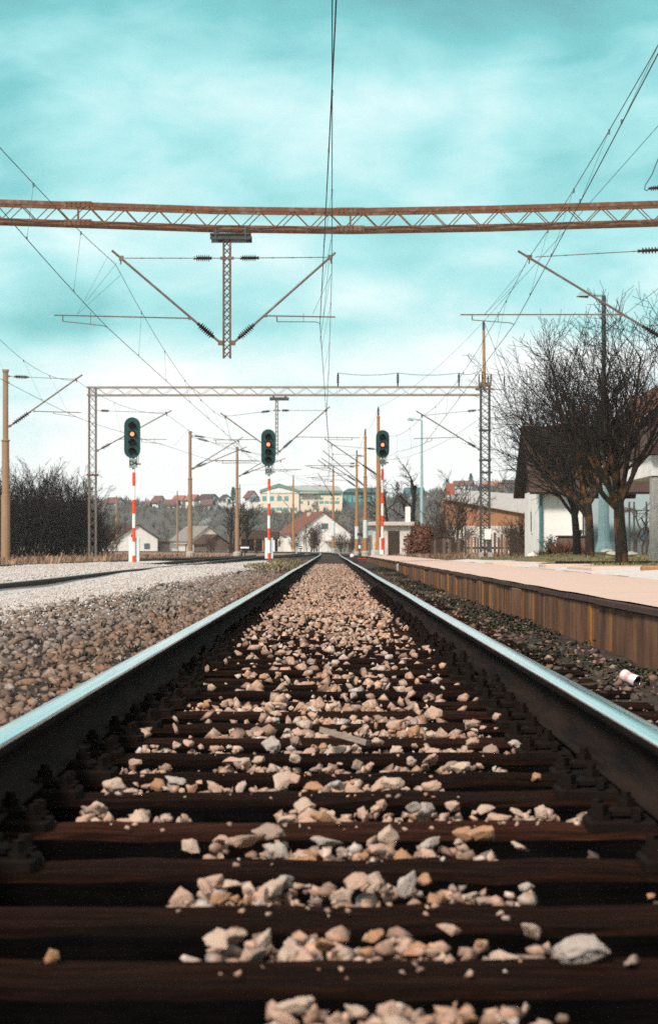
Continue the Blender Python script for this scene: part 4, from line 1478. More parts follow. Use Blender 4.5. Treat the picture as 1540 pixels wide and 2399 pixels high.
def signal(txt, px, ytop, ybot, half_w, nl, lit, plate, post, cab, Y, label, dx=0, ytopp=None):
    x = X(px, Y)
    zb = Z(post[1], Y)
    t_ = empty('railway_signal', (X(px + dx, Y), Y, zb), label, 'signal', 'railway signals')
    r = half_w * Y / F
    z0, z1 = Z(ybot, Y), Z(ytop, Y)
    bd = capsule(MB(), x, z0, z1, r, Y - .02, Y + .015).build('backboard', M['signal_plate'], t_)
    MB().bbox(x - r * .62, x + r * .62, Y + .016, Y + .28, z0 + .12, z1 - .12, .03).build('lamp_housing', M['signal_black'], t_)
    step = (z1 - z0 - .62) / (nl - 1) if nl > 3 else (z1 - z0 - .58) / (nl - 1)
    for i in range(nl):
        zc = z1 - .33 - i * step
        b = MB()
        b.lathe((x, Y - .02, zc), (0, -1, 0), [(0, .135), (.02, .135)], 20)
        n = 14
        vs, fs = [], []
        for k in range(n + 1):
            a = -.25 + (math.pi + .5) * k / n
            for (ro, yo) in ((.140, 0), (.150, 0)):
                vs.append((x + ro * math.cos(a), Y - .035, zc + ro * math.sin(a)))
            ln = .26 * (.55 + .45 * math.sin(max(0, min(math.pi, a))))
            for ro in (.136, .146): vs.append((x + ro * math.cos(a), Y - .035 - ln, zc + ro * math.sin(a) - .015))
        for k in range(n):
            o_ = 4 * k
            fs += [(o_ + 1, o_ + 3, o_ + 7, o_ + 5), (o_, o_ + 4, o_ + 6, o_ + 2), (o_ + 2, o_ + 6, o_ + 7, o_ + 3)]
        b.add(vs, fs)
        lamp = b.build('lamp', M['signal_black'], t_)
        MB().lathe((x, Y - .036, zc), (0, -1, 0), [(0, .090), (.012, .088), (.020, .070)], 18).slot(1).lathe((x, Y - .0565, zc), (0, -1, 0), [(0, .068), (.006, .05), (.009, .02)], 18).build('lens', [M['lens_lit'], M['lens_core']] if i == lit else [M['lens_dark'], M['lens_dark']], lamp, smooth=True)
        if i == lit: lamp['label'] = 'lamp showing a bright orange light'
    # brackets and number plate
    pz1, pz0 = Z(plate[0], Y), Z(plate[1], Y)
    hw = plate[2] * Y / F / 2
    xp = X(px + dx * .7, Y)
    b = MB()
    for e in (-1, 1): b.box(xp + e * hw * .85 - .02, xp + e * hw * .85 + .02, Y + .03, Y + .06, pz1 - .05, z0 + .1)
    b.box(xp - .05, xp + .05, Y, Y + .06, pz0 - .05, z0 + .12)
    b.tube([(xp + hw * 1.05, Y + .04, pz1 - .25), (xp + hw * 1.25, Y + .04, pz1 - .2), (xp + hw * 1.3, Y + .04, z0 + .3)], .012, 5)
    b.box(xp + hw, xp + hw + .14, Y + .02, Y + .06, (pz0 + pz1) / 2 - .06, (pz0 + pz1) / 2)
    b.build('bracket', M['steel_grey'], t_)
    pl = MB().bbox(xp - hw, xp + hw, Y - .03, Y - .01, pz0, pz1, .004).build('number_plate', M['plate_grey'], t_)
    cu = bpy.data.curves.new('lettering', 'FONT')
    cu.body = txt
    cu.align_x, cu.align_y = 'CENTER', 'CENTER'
    cu.size = (pz1 - pz0) * .72
    cu.extrude = .002
    cu.offset = .010
    to = bpy.data.objects.new('lettering', cu)
    C.objects.link(to)
    bpy.context.view_layer.update()
    me = bpy.data.meshes.new_from_object(to.evaluated_get(bpy.context.evaluated_depsgraph_get()))
    bpy.data.objects.remove(to)
    me.materials.clear()
    me.materials.append(M['letter'])
    lo = bpy.data.objects.new('lettering', me)
    C.objects.link(lo)
    lo.parent = pl
    lo.location = Vector((xp, Y - .033, (pz0 + pz1) / 2)) - OFF[pl.name]
    lo.rotation_euler = (R(90), 0, 0)
    # banded post
    xq = X(px + dx, Y)
    b = MB().slot(1)
    bands = post[2]
    hwp = .062
    zz_ = [Z(v_, Y) for v_ in bands]
    b.lathe((xq, Y + .06, zz_[0]), (0, 0, 1), [(0, hwp * .85), (pz0 - zz_[0] + .02, hwp * .7)], 14)
    for i in range(len(zz_) - 1):
        b.slot(0 if i % 2 == 0 else 1)
        b.lathe((xq, Y + .06, zz_[i + 1]), (0, 0, 1), [(0, hwp), (zz_[i] - zz_[i + 1], hwp)], 14)
    b.build('post', [M['signal_red'], M['white_paint']], t_)
    if cab:
        MB().bbox(xq - cab[2] * Y / F / 2, xq + cab[2] * Y / F / 2, Y + .125, Y + .36, Z(cab[1], Y), Z(cab[0], Y), .015).build('cabinet', M['cab_white'], t_)
    return t_


signal('D4', 309.5, 977, 1073, 19, 4, 1, (1074, 1095.5, 19), (0, 1316, [1106, 1138, 1170, 1203, 1236, 1269, 1301, 1316]), (1258, 1316, 25), 93, 'four lamp railway signal marked D4 on a red and white post at the left', 3.5)
signal('D3', 628, 1005, 1092, 16.7, 4, 1, (1095, 1111.5, 17), (0, 1308, [1121, 1149, 1179, 1208, 1237, 1265, 1295, 1309]), (1259.5, 1308, 19), 102.6, 'four lamp railway signal marked D3 in the middle on the gravel', 1.5)
signal('D2', 895.5, 1007, 1072, 15.6, 3, 1, (1074.5, 1089, 15), (0, 1299, [1098, 1124, 1153, 1179, 1207, 1233, 1260, 1288, 1299]), (1259, 1299, 14), 108, 'three lamp railway signal marked D2 by the platform end', -.5)


# ------------------------------------------------------------------ bare trees and bushes
class Wood:
    def __init__(s): s.t, s.c = MB(), MB()


def branch(wd, rg, p, d, L, r, lvl, spec):
    sp_ = spec[lvl]
    n = sp_.get('seg', 4)
    pts, rad = [p.copy()], [r]
    d = d.normalized()
    for i in range(n):
        d = (d + Vector((rg.gauss(0, 1), rg.gauss(0, 1), rg.gauss(0, 1))) * sp_.get('wig', .12) + Vector((0, 0, sp_.get('up', .06)))).normalized()
        p = p + d * (L / n)
        pts.append(p.copy())
        rad.append(max(r * (1 - (i + 1) / n * sp_.get('taper', .7)), spec[0].get('rmin', .004)))
    thick = r > spec[0].get('thr', .03)
    (wd.t if thick else wd.c).tube(pts, rad, 7 if r > .08 else (5 if thick else 3), False)
    if lvl + 1 < len(spec):
        nx = spec[lvl + 1]
        nch = nx['n'] if isinstance(nx['n'], int) else rg.randint(*nx['n'])
        for k in range(nch):
            t0 = nx.get('from', .3)
            f_ = t0 + (1 - t0) * (k + rg.random()) / nch
            f_ = min(f_, .999)
            i = int(f_ * n)
            q_ = pts[i].lerp(pts[i + 1], f_ * n - i)
            tan = (pts[i + 1] - pts[i]).normalized()
            az = rg.uniform(0, 6.283)
            ref = Vector((0, 0, 1)) if abs(tan.z) < .9 else Vector((1, 0, 0))
            a = tan.cross(ref).normalized()
            b_ = a.cross(tan)
            ang = R(rg.uniform(*nx.get('ang', (25, 55))))
            dd = tan * math.cos(ang) + (a * math.cos(az) + b_ * math.sin(az)) * math.sin(ang)
            branch(wd, rg, q_, dd, L * rg.uniform(*nx.get('len', (.45, .7))) * (1 - .35 * f_ if nx.get('shrink', True) else 1), max(rad[i] * nx.get('rr', .6), spec[0].get('rmin', .004)), lvl + 1, spec)


def make_tree(name, loc, spec, L, r, label, cat, seed, mats, group=None, lean=(0, 0), starts=1, spread=0, tilt=0):
    rg = random.Random(seed)
    t_ = empty(name, loc, label, cat, group)
    wd = Wood()
    for k in range(starts):
        a = rg.uniform(0, 6.283)
        p = Vector(loc) + Vector((math.cos(a), math.sin(a), 0)) * rg.uniform(0, spread) + Vector((0, 0, -.05))
        ti = R(rg.uniform(0, tilt))
        d = Vector((math.cos(a) * math.sin(ti) + lean[0], math.sin(a) * math.sin(ti) + lean[1], math.cos(ti)))
        branch(wd, rg, p, d, L * rg.uniform(.85, 1.1) if starts > 1 else L, r, 0, spec)
    if wd.t.v: wd.t.build('trunk', mats[0], t_, smooth=True)
    wd.c.build('crown', mats[1], t_)
    return t_


vase = [dict(seg=5, wig=.03, up=.0, taper=.25, thr=.026, rmin=.0055),
        dict(n=7, ang=(8, 46), len=(1.9, 2.5), rr=.56, seg=7, wig=.07, up=.065, **{'from': .72}, shrink=False, taper=.75),
        dict(n=(9, 11), ang=(16, 46), len=(.5, .8), rr=.55, seg=5, wig=.09, up=.07, **{'from': .12}, taper=.75),
        dict(n=(7, 9), ang=(22, 50), len=(.45, .75), rr=.6, seg=4, wig=.10, up=.07, **{'from': .15}),
        dict(n=(3, 5), ang=(20, 50), len=(.35, .65), rr=.6, seg=3, wig=.12, up=.05, **{'from': .15})]
make_tree('bare_tree', (X(1456, 56), 56, ground_h(X(1456, 56), 56)), vase, 1.62, .165, 'tallest bare tree at the right edge with orange lichen on its forked trunk', 'tree', 21, (M['bark_lichen'], M['twig']), 'bare trees on the lawn')
make_tree('bare_tree', (X(1381, 70), 70, ground_h(X(1381, 70), 70)), vase, 1.62, .15, 'middle one of three bare trees on the lawn, its trunk beside another', 'tree', 23, (M['bark_lichen'], M['twig']), 'bare trees on the lawn', (-.06, 0))
make_tree('bare_tree', (X(1352, 74), 74, ground_h(X(1352, 74), 74)), vase, 1.52, .14, 'leftmost of three bare trees on the lawn, fanning wide to the left', 'tree', 25, (M['bark'], M['twig']), 'bare trees on the lawn', (-.06, 0))

wildt = [dict(seg=6, wig=.05, up=.02, taper=.5, thr=.05, rmin=.012),
         dict(n=(7, 9), ang=(25, 55), len=(.5, .75), rr=.5, seg=5, wig=.14, up=.05, **{'from': .3}),
         dict(n=(6, 8), ang=(25, 55), len=(.4, .65), rr=.5, seg=4, wig=.15, up=.04, **{'from': .2}),
         dict(n=(5, 7), ang=(25, 60), len=(.4, .6), rr=.55, seg=3, wig=.15, up=.04, **{'from': .15})]
def wild(px, ybase, ytop, Y, label, seed, mats=('bark', 'twig_brown'), lean=(0, 0), r=.2, gz=None):
    H = (ybase - ytop) * Y / F
    loc = (X(px, Y), Y, Z(ybase, Y))
    return make_tree('bare_tree', loc, wildt, H * .72, r, label, 'tree', seed, (M[mats[0]], M[mats[1]]), 'bare trees beyond the station', lean)


wild(966, 1296, 1072, 205, 'dark bare tree behind the flat roofed hut chimney', 31, r=.26)
wild(912, 1294, 1108, 225, 'bare tree between the D2 signal and the hut chimney', 33, r=.18)
wild(540, 1295, 1170, 250, 'dark dense bare tree left of the D3 signal post', 35, ('bark', 'twig'), r=.2)
wild(575, 1295, 1168, 255, 'dark dense bare tree right behind the D3 signal post', 36, ('bark', 'twig'), r=.2)
wild(557, 1295, 1180, 246, 'broad dark bare tree in front of the low barns', 37, ('bark', 'twig'), r=.18)
wild(735, 1293, 1215, 330, 'small bare tree in front of the red roofed house wall', 38, r=.1)
wild(838, 1290, 1205, 345, 'bare tree right of the red roofed house', 39, r=.12)
wild(1085, 1296, 1100, 190, 'bare brown tree behind the wooden fence', 40, ('bark', 'twig_brown'), r=.18)
wild(1180, 1296, 1110, 185, 'slim bare tree between right mast and white house', 41, ('bark', 'twig_brown'), r=.14)

bush = [dict(seg=6, wig=.09, up=.05, taper=.8, thr=.05, rmin=.006),
        dict(n=(6, 8), ang=(14, 42), len=(.35, .65), rr=.6, seg=4, wig=.12, up=.08, **{'from': .08}),
        dict(n=(4, 6), ang=(15, 45), len=(.4, .7), rr=.6, seg=3, wig=.12, up=.07, **{'from': .1}),
        dict(n=(2, 4), ang=(15, 45), len=(.4, .6), rr=.7, seg=2, wig=.12, up=.05, **{'from': .2})]
pb = [make_tree('bare_bush', (0, 0, -50 - i), bush, 3.0, .03, 'x', 'bush', 50 + i, (M['bark'], M['twig']), 'bare thicket bushes at the left', (0, 0), 14, .6, 27) for i in range(3)]
where = [(8, 1318, 112, 1.12, 'leftmost'), (42, 1316, 116, 1.2, 'second from the left'), (75, 1316, 113, 1.18, 'third from the left'), (105, 1315, 118, 1.2, 'fourth from the left'), (135, 1314, 114, 1.12, 'fifth from the left'),
         (160, 1313, 119, 1.05, 'sixth from the left'), (184, 1312, 122, .95, 'seventh from the left'), (25, 1312, 126, 1.15, 'hindmost at the picture edge'), (92, 1311, 128, 1.22, 'hindmost in the middle of the thicket'),
         (148, 1311, 129, 1.1, 'hindmost towards the lattice mast'), (207, 1308, 132, .72, 'small one just left of the lattice mast'), (238, 1306, 140, .7, 'small one just right of the lattice mast')]
for i, (px, yb, Y, s_, wd_) in enumerate(where):
    o = pb[i % 3] if i < 3 else copy_tree(pb[i % 3])
    o.location = (X(px, Y), Y, ground_h(X(px, Y), Y) - .05)
    o.scale = (s_ * 1.08, s_, s_)
    o.rotation_euler = (0, 0, i * 1.3)
    o['label'] = 'dark bare bush of the left thicket, ' + wd_
# brown shrubs in the middle distance and right
pb2 = [make_tree('bare_shrub', (0, 0, -60 - i), bush, 1.9, .022, 'x', 'bush', 70 + i, (M['bark'], M['twig_red'] if i else M['twig_brown']), 'brown bare shrubs', (0, 0), 11, .4, 28) for i in range(2)]
where = [(1052, 1303, 140, 1.75, 'tall brown bare shrub right of the reddish thuja'), (1035, 1302, 150, 1.2, 'brown bare shrub touching the reddish thuja'),
         (1205, 1303, 120, .8, 'brown bare shrub beside the white house corner'), (1215, 1304, 112, .9, 'low brown bare shrub under the white house eaves'), (725, 1293, 300, 1.5, 'bare shrub left of the red roofed house door'), (745, 1293, 300, 1.3, 'bare shrub under the red roofed house gable'),
         (800, 1293, 300, 1.1, 'bare shrub right of the thin brown pole'), (818, 1293, 290, 1.0, 'bare shrub at the right end of the red roofed house'), (690, 1293, 300, 1.1, 'bare shrub at the left end of the red roofed house'),
         (500, 1295, 260, .8, 'low bare shrub left of the dark trees'), (600, 1297, 215, .55, 'low bare shrub behind the D3 signal cabinet'), (538, 1297, 215, .5, 'low bare shrub beside the point lantern'),
         (640, 1290, 330, 1.2, 'bare shrub between the barns and the annex'), (262, 1300, 170, .9, 'bare shrub in the dry grass right of the left mast'), (242, 1302, 160, 1.2, 'taller bare shrub beside the left mast')]
for i, (px, yb, Y, s_, lb) in enumerate(where):
    o = pb2[i % 2] if i < 2 else copy_tree(pb2[i % 2])
    o.location = (X(px, Y), Y, Z(yb, Y) - .05)
    o.scale = (s_ * 1.1, s_, s_)
    o.rotation_euler = (0, 0, i * 1.7)
    o['label'] = lb


def leafball(mb, c, rad, n, size, rg, squash=1.0, shape=None):
    for i in range(n):
        d = Vector((rg.gauss(0, 1), rg.gauss(0, 1), rg.gauss(0, 1))).normalized()
        k = rg.uniform(.55, 1.0)
        lump = 1 + .16 * math.sin(d.x * 5 + d.z * 4) + .1 * math.sin(d.y * 7 - d.z * 6)
        p = Vector((c[0] + d.x * rad[0] * k * lump, c[1] + d.y * rad[1] * k * lump, c[2] + d.z * rad[2] * k * lump))
        a = Vector((rg.gauss(0, 1), rg.gauss(0, 1), rg.gauss(0, 1))).normalized()
        b_ = a.cross(d)
        if b_.length < .1: continue
        b_.normalize()
        s_ = size * rg.uniform(.6, 1.4)
        mb.add([p - a * s_ - b_ * s_ * .4, p + a * s_ - b_ * s_ * .4, p + a * s_ * .3 + b_ * s_ * .8], [(0, 1, 2)])
    return mb


rg = random.Random(8)
Yh = 148
tr = empty('thuja_bush', (X(988, Yh), Yh, Z(1306, Yh)), 'round reddish brown thuja bush beside the flat roofed hut', 'bush')
b = MB()
leafball(b, P(988, 1268, Yh), (1.0, .9, 1.2), 4200, .09, rg)
leafball(b, P(1005, 1285, Yh), (.9, .8, .75), 1600, .07, rg)
leafball(b, P(975, 1288, Yh), (.8, .8, .7), 1500, .07, rg)
b.build('foliage', M['thuja_red'], tr)
MB().lathe((X(988, Yh), Yh, Z(1308, Yh)), (0, 0, 1), [(0, .12), (1.2, .08)], 8).build('stem', M['bark'], tr)
Yh = 84
tr = empty('evergreen_shrub', (X(1289, Yh), Yh, Z(1303, Yh)), 'small dark green shrub in front of the white house wall', 'bush')
b = MB()
for i in range(240):
    a = rg.uniform(0, 6.28)
    ti = rg.uniform(0, .7)
    base = P(1289, 1303, Yh)
    d = Vector((math.sin(ti) * math.cos(a), math.sin(ti) * math.sin(a), math.cos(ti)))
    L = rg.uniform(.35, .75)
    for k in range(6):
        p = base + d * L * (k + 1) / 6
        s_ = .05
        e = Vector((rg.gauss(0, 1), rg.gauss(0, 1), rg.gauss(0, 1))).normalized() * s_
        b.add([p, p + e, p + e.cross(d) + d * s_], [(0, 1, 2)])
b.build('foliage', M['shrub_dark'], tr)


# ------------------------------------------------------------------ houses
def house(name, Y, cx, z0, w, d, hw, hr, rot, wall, roof, label, cat='house', oh=.35, wins=(), chims=(), group=None, gable=None, door=None):
    """gable front faces -Y before rotation; wins: (u centre, z centre, width, height) on the gable front"""
    t_ = empty(name, (cx, Y, z0), label, cat, group)
    Mx = Matrix.Translation((cx, Y, z0)) @ Matrix.Rotation(rot, 4, 'Z')
    b = MB().prism([(-w / 2, -.3), (w / 2, -.3), (w / 2, hw), (0, hw + hr), (-w / 2, hw)], 0, d)
    b.xf(Mx).build('wall', wall, t_)
    k = hr / (w / 2)
    th = .12
    b = MB()
    for e in (-1, 1):
        xe, ze = e * (w / 2 + oh), hw - oh * k + .03
        poly = [(xe, ze), (0, hw + hr + .03), (0, hw + hr + .03 + th), (xe, ze + th)]
        b.prism(poly if e < 0 else poly[::-1], -oh, d + oh)
    ro = b.xf(Mx).build('roof', roof, t_)
    for (cxx, cyy, cw, ch) in chims:
        zz_ = hw + hr * (1 - abs(cxx) / (w / 2))
        MB().box(cxx - cw / 2, cxx + cw / 2, cyy - cw / 2, cyy + cw / 2, zz_ - .4, zz_ + ch).xf(Mx).build('chimney', M['plaster_old'], ro)
    for (u, zc, ww, wh) in wins:
        fr = MB().box(u - ww / 2, u + ww / 2, -.05, .02, zc - wh / 2, zc + wh / 2).xf(Mx).build('window', M['wood_dark'], t_)
        MB().box(u - ww / 2 + ww * .08, u + ww / 2 - ww * .08, -.065, -.05, zc - wh / 2 + wh * .08, zc + wh / 2 - wh * .08).xf(Mx).build('pane', M['glass'], fr)
    if door:
        u, ww, wh = door
        MB().box(u - ww / 2, u + ww / 2, -.05, .02, -.1, wh).xf(Mx).build('door', M['wood_dark'], t_)
    return t_, Mx


# middle-distance cottages (front gable turned a little)
Yh = 400
h3, Mh = house('cottage', Yh, X(757, Yh), .05, 9.6, 11, 3.2, 3.55, R(17), M['plaster_white'], M['tile_red'], 'white house with a red brown tiled roof straight ahead behind the track curve', wins=((.25, 4.35, 1.1, .95),), chims=((-.8, 6, .5, .6),))
b = MB()
b.prism([(.2, 1.75), (5.3, 1.45), (5.3, 1.55), (3.4, 2.15), (1.6, 2.2), (.2, 1.85)], -1.6, -.05)
for u in (.4, 2.7, 5.1): b.box(u - .06, u + .06, -1.5, -1.38, 0, 1.6)
b.xf(Mh).build('canopy', M['light_roof'], h3)
MB().tube([(5.1, -.2, 2.95), (4.9, -.3, 2.6), (4.65, -.1, 2.0), (4.65, -.1, 0)], .06, 6).xf(Mh).build('downpipe', M['light_roof'], h3)
house('annex', 372, X(652, 372), .05, 1.7, 5, 2.5, .55, R(8), M['plaster_old'], M['tile_grey'], 'small pale annex with a lean roof left of the red roofed house', 'shed', .5, wins=((.1, 1.35, .35, .9),))
Yh = 400
h1, Mh = house('cottage', Yh, X(322, Yh), .05, 7.2, 9, 2.3, 2.25, R(24), M['plaster_white'], M['tile_brown'], 'white gabled cottage with a dark brown roof behind the D4 post', wins=((1.7, .95, 1.0, .95), (-.9, 2.6, .5, .7)), chims=((1.5, 5, .6, 1.2),))
MB().box(3.4, 6.2, 1, 4, -.3, 1.75).box(3.2, 6.6, .6, 4.4, 1.78, 1.9).xf(Mh).build('side_room', M['wood_old'], h1)
h2, Mh = house('cottage', 405, X(487, 405), .05, 6.2, 9, 2.0, 2.35, R(27), M['plaster_old'], M['tile_grey'], 'grey roofed old cottage with wooden gable left of the dark trees', wins=((0, 2.6, .8, .7),), door=(.6, 1.2, 1.6))
MB().box(-8.2, -3.4, 2, 5, -.3, 1.35).box(-8.5, -3.2, 1.7, 5.3, 1.38, 1.5).xf(Mh).build('lean_to', M['plaster_white'], h2)
house('barn', 330, X(508, 330), .05, 3.2, 5, 1.3, 1.1, R(24), M['wood_old'], M['tile_brown'], 'small low wooden barn left of the dark trees', 'barn')
sh = empty('open_shed', (X(590, 330), 330, .05), 'long low open shed with posts behind the dark trees', 'shed')
b = MB().box(X(545, 330), X(648, 330), 331, 335, 0, 1.9)
b.build('back_wall', M['wood_dark'], sh)
b = MB()
b.prism([(X(540, 330), 1.9), (X(652, 330), 1.9), (X(652, 330), 2.9), (X(560, 330), 3.3), (X(540, 330), 2.0)], 329, 336)
b.build('roof', M['tile_brown'], sh)
for px in (556, 578, 597, 616, 634): MB().box(X(px, 330) - .12, X(px, 330) + .12, 329.2, 329.5, 0, 1.9).build('post', M['wood_orange'], sh)
tag(MB().bbox(X(635, 300), X(643, 300), 300, 300.6, .0, Z(1265, 300), .02).build('relay_cabinet', M['white_paint']), 'small white cabinet right behind the D3 signal foot', 'cabinet')

# station hut with flat roof
Yh = 185
hut = empty('flat_roof_hut', (X(866, Yh), Yh, .02), 'small flat roofed hut with a dark door behind the D2 signal', 'hut')
MB().box(X(869, Yh), X(962, Yh), Yh, Yh + 3.4, -.2, Z(1231, Yh)).build('wall', M['plaster_old'], hut)
rf = MB().bbox(X(862, Yh), X(970, Yh), Yh - .45, Yh + 3.8, Z(1230.5, Yh), Z(1222, Yh), .03).build('roof', M['chalk'], hut)
MB().bbox(X(950, Yh), X(962, Yh), Yh + 1.2, Yh + 1.7, Z(1222, Yh), Z(1186, Yh), .02).build('chimney', M['plaster_white'], rf)
dr = MB().box(X(908, Yh), X(935, Yh), Yh - .04, Yh + .02, -.05, Z(1243, Yh)).build('door', M['wood_dark'], hut)
b = MB()
for i in range(9): b.box(X(909.5, Yh), X(933.5, Yh), Yh - .055, Yh - .042, .1 + i * .2, .1 + i * .2 + .17)
b.build('slats', M['wood_dark'], dr)
MB().bbox(X(877, Yh), X(883, Yh), Yh - .14, Yh - .003, Z(1284, Yh), Z(1268, Yh), .01).build('letter_box', M['box_orange'], hut)
MB().bbox(X(866, Yh), X(868, Yh), Yh - .2, Yh - .12, Z(1282, Yh), Z(1243, Yh), .005).build('downpipe', M['steel_dark'], hut)

# white house on the right
hz = .12
wh = empty('white_house', (8.5, 95, hz), 'white house with a dark gable and brown tiled roof behind the leftmost lawn tree', 'house')
XL, XR_, YF, YB, ZE, ZRG = 8.46, 10.35, 95, 102, 2.85, 5.5
MB().box(XL, XR_, YF, YB, -.2, ZE).build('wall', M['plaster_white'], wh)
ym = (YF + YB) / 2
b = MB().add([(XL + .02, YF, ZE), (XL + .02, YB, ZE), (XL + .02, ym, ZRG - .1), (XR_ + 3, YF, ZE), (XR_ + 3, YB, ZE), (XR_ + 3, ym, ZRG - .1)], [(0, 2, 1), (3, 4, 5), (0, 3, 5, 2), (1, 2, 5, 4), (0, 1, 4, 3)])
b.build('gable', M['wood_dark'], wh)
b = MB()
x0, x1 = 8.02, XR_ + 3
for ya, yb in ((YF - .65, ym), (YB + .65, ym)):
    n_ = Vector((0, (-1 if ya < yb else 1) * (ZRG - ZE), abs(ym - YF))).normalized() * .12
    A, B_, C_, D_ = Vector((x0, ya, ZE - .2)), Vector((x1, ya, ZE - .2)), Vector((x1, yb, ZRG)), Vector((x0, yb, ZRG))
    b.add([A, B_, C_, D_, A + n_, B_ + n_, C_ + n_, D_ + n_], [(0, 3, 2, 1), (4, 5, 6, 7), (0, 1, 5, 4), (1, 2, 6, 5), (2, 3, 7, 6), (3, 0, 4, 7)])
b.build('roof', M['tile_brown'], wh)
MB().tube([(XL + .06, YF - .1, ZE - .1), (XL + .06, YF - .1, .1)], .07, 10).build('downpipe', M['teal_dark'], wh)
MB().tube([(XR_ - .12, YF - .08, ZE - .3), (XR_ - .12, YF - .08, .1)], .03, 8).build('thin_pipe', M['steel_dark'], wh)
fr = MB().box(XL - .03, XL + .02, 98.0, 98.7, 1.1, 2.1).build('window', M['plaster_old'], wh)
MB().box(XL - .04, XL - .031, 98.1, 98.6, 1.2, 2.0).build('pane', M['glass'], fr)

# station house with shade-toned bluish walls with tall tiled roof
bh = empty('station_house', (10.4, 104, hz), 'shaded blue grey walled house with a steep tiled roof behind the lawn trees at the right', 'house')
MB().box(10.4, 21.4, 104, 118, -.2, 3.2).build('wall', M['plaster_shaded'], bh)
MB().box(10.38, 21.42, 103.93, 103.995, -.2, .75).build('sunlit_plinth', M['plaster_white'], bh)  # white base band, its sunlight put into the colour
b = MB().prism([(9.9, 2.75), (15.9, 8.15), (21.9, 2.75), (21.9, 2.95), (15.9, 8.38), (9.9, 2.95)], 103.5, 118.5)
b.build('roof', M['tile_red'], bh)
b = MB().prism([(10.5, 3.2), (21.3, 3.2), (15.9, 8.1)], 104.02, 104.2)
b.build('gable', M['tile_brown'], bh)
fr = MB().box(X(1341, 103.9), X(1349, 103.9), 103.86, 103.92, .9, Z(1190, 104)).build('window', M['wood_orange'], bh)
MB().box(X(1344, 103.9), X(1348, 103.9), 103.84, 103.858, 1.0, Z(1192, 104)).build('pane', M['glass'], fr)

# porch at the right picture edge
Yp = 61
pc = empty('station_porch', (X(1528, Yp), Yp, .1), 'grey porch pillar with white beam at the right picture edge', 'building')
MB().bbox(X(1526, Yp), X(1526, Yp) + .5, Yp, Yp + .5, -.1, Z(1115, Yp), .03).build('pillar', M['concrete'], pc)
MB().box(X(1523, Yp), X(1523, Yp) + 4, Yp - .05, Yp + 5, Z(1114, Yp), Z(1066, Yp)).build('beam', M['plaster_white'], pc)
b = MB().prism([(X(1512, Yp), Z(1064, Yp)), (X(1512, Yp) + 5, Z(1064, Yp)), (X(1512, Yp) + 5, 6.2), (X(1512, Yp) + 3.2, 5.9), (X(1512, Yp), Z(1052, Yp))], Yp - .4, Yp + 6)
b.build('roof', M['tile_brown'], pc)

# barn behind the fence
Yb = 160
bn = empty('barn', (X(1035, Yb), Yb, .05), 'long orange brown barn with a pale sloping roof behind the fence', 'barn')
b = MB().prism([(X(1042, Yb), -.2), (X(1245, Yb), -.2), (X(1245, Yb), Z(1205, Yb)), (X(1042, Yb), Z(1170, Yb))], Yb, Yb + 6)
b.build('wall', M['wood_orange'], bn)
MB().box(X(1044, Yb), X(1245, Yb), Yb - .06, Yb - .003, -.2, Z(1232, Yb)).build('stone_base', M['plaster_old'], bn)
b = MB()
b.add([P(1036, 1166, Yb - .3), P(1250, 1204, Yb - .3), P(1250, 1207, Yb - .3), P(1036, 1169, Yb - .3), P(1070, 1146, Yb + 9), P(1250, 1160, Yb + 9), P(1250, 1163, Yb + 9), P(1070, 1149, Yb + 9)],
      [(3, 2, 1, 0), (0, 1, 5, 4), (4, 5, 6, 7), (7, 6, 2, 3), (0, 4, 7, 3), (1, 2, 6, 5)])
rf = b.build('roof', M['light_roof'], bn)
MB().bbox(X(1049, Yb), X(1069, Yb), Yb + 3, Yb + 3.6, Z(1170, Yb), Z(1129, Yb), .02).build('chimney', M['tile_orange'], rf)
tag(MB().bbox(X(1030, 158), X(1044, 158), 158, 158.4, 0, Z(1221, 158), .02).build('brick_pier', M['tile_orange']), 'narrow orange brick pier right of the reddish thuja', 'pier')

# fences
fe = empty('picket_fence', (X(1088, 113), 113, .05), 'fence of uneven grey boards behind the right gantry mast', 'fence')
px = 1089
rgf = random.Random(4)
while px < 1192:
    wpx = rgf.uniform(4.2, 6.2)
    MB().bbox(X(px, 113), X(px + wpx, 113), 113, 113.04, -.05, Z(1250 + rgf.uniform(-3, 10), 113), .004).build('board', M['wood_old'] if rgf.random() > .25 else M['wood_orange'], fe)
    px += wpx + rgf.choice([1.0, 1.5, 3.5])
MB().box(X(1088, 113), X(1192, 113), 113.05, 113.1, .45, .55).build('cross_rail', M['wood_dark'], fe)
fe = empty('board_fence', (X(1010, 122), 122, .05), 'dark closed board fence left of the grey pickets', 'fence')
px = 1008
while px < 1089:
    wpx = rgf.uniform(5, 7.5)
    MB().bbox(X(px, 122), X(px + wpx, 122), 122, 122.04, -.05, Z(1263 + rgf.uniform(-3, 8), 122), .004).build('board', M['wood_dark'] if rgf.random() > .3 else M['wood_old'], fe)
    px += wpx + .6
MB().box(X(1008, 122), X(1089, 122), 122.05, 122.1, .5, .6).build('cross_rail', M['wood_dark'], fe)
gt = empty('wooden_gate', (X(1192, 110), 110, .05), 'dark wooden gate and shed boards between the pickets and the white house', 'gate')
MB().bbox(X(1193, 110), X(1207, 110), 110, 110.2, -.05, Z(1238, 110), .01).build('gate_post', M['wood_dark'], gt)
MB().box(X(1207.5, 110), X(1236, 110), 110.05, 110.1, -.05, Z(1262, 110)).build('panel', M['wood_dark'], gt)
MB().beam(P(1205, 1240, 109.9), P(1226, 1275, 109.9), .08, .14).build('brace', M['wood_dark'], gt)

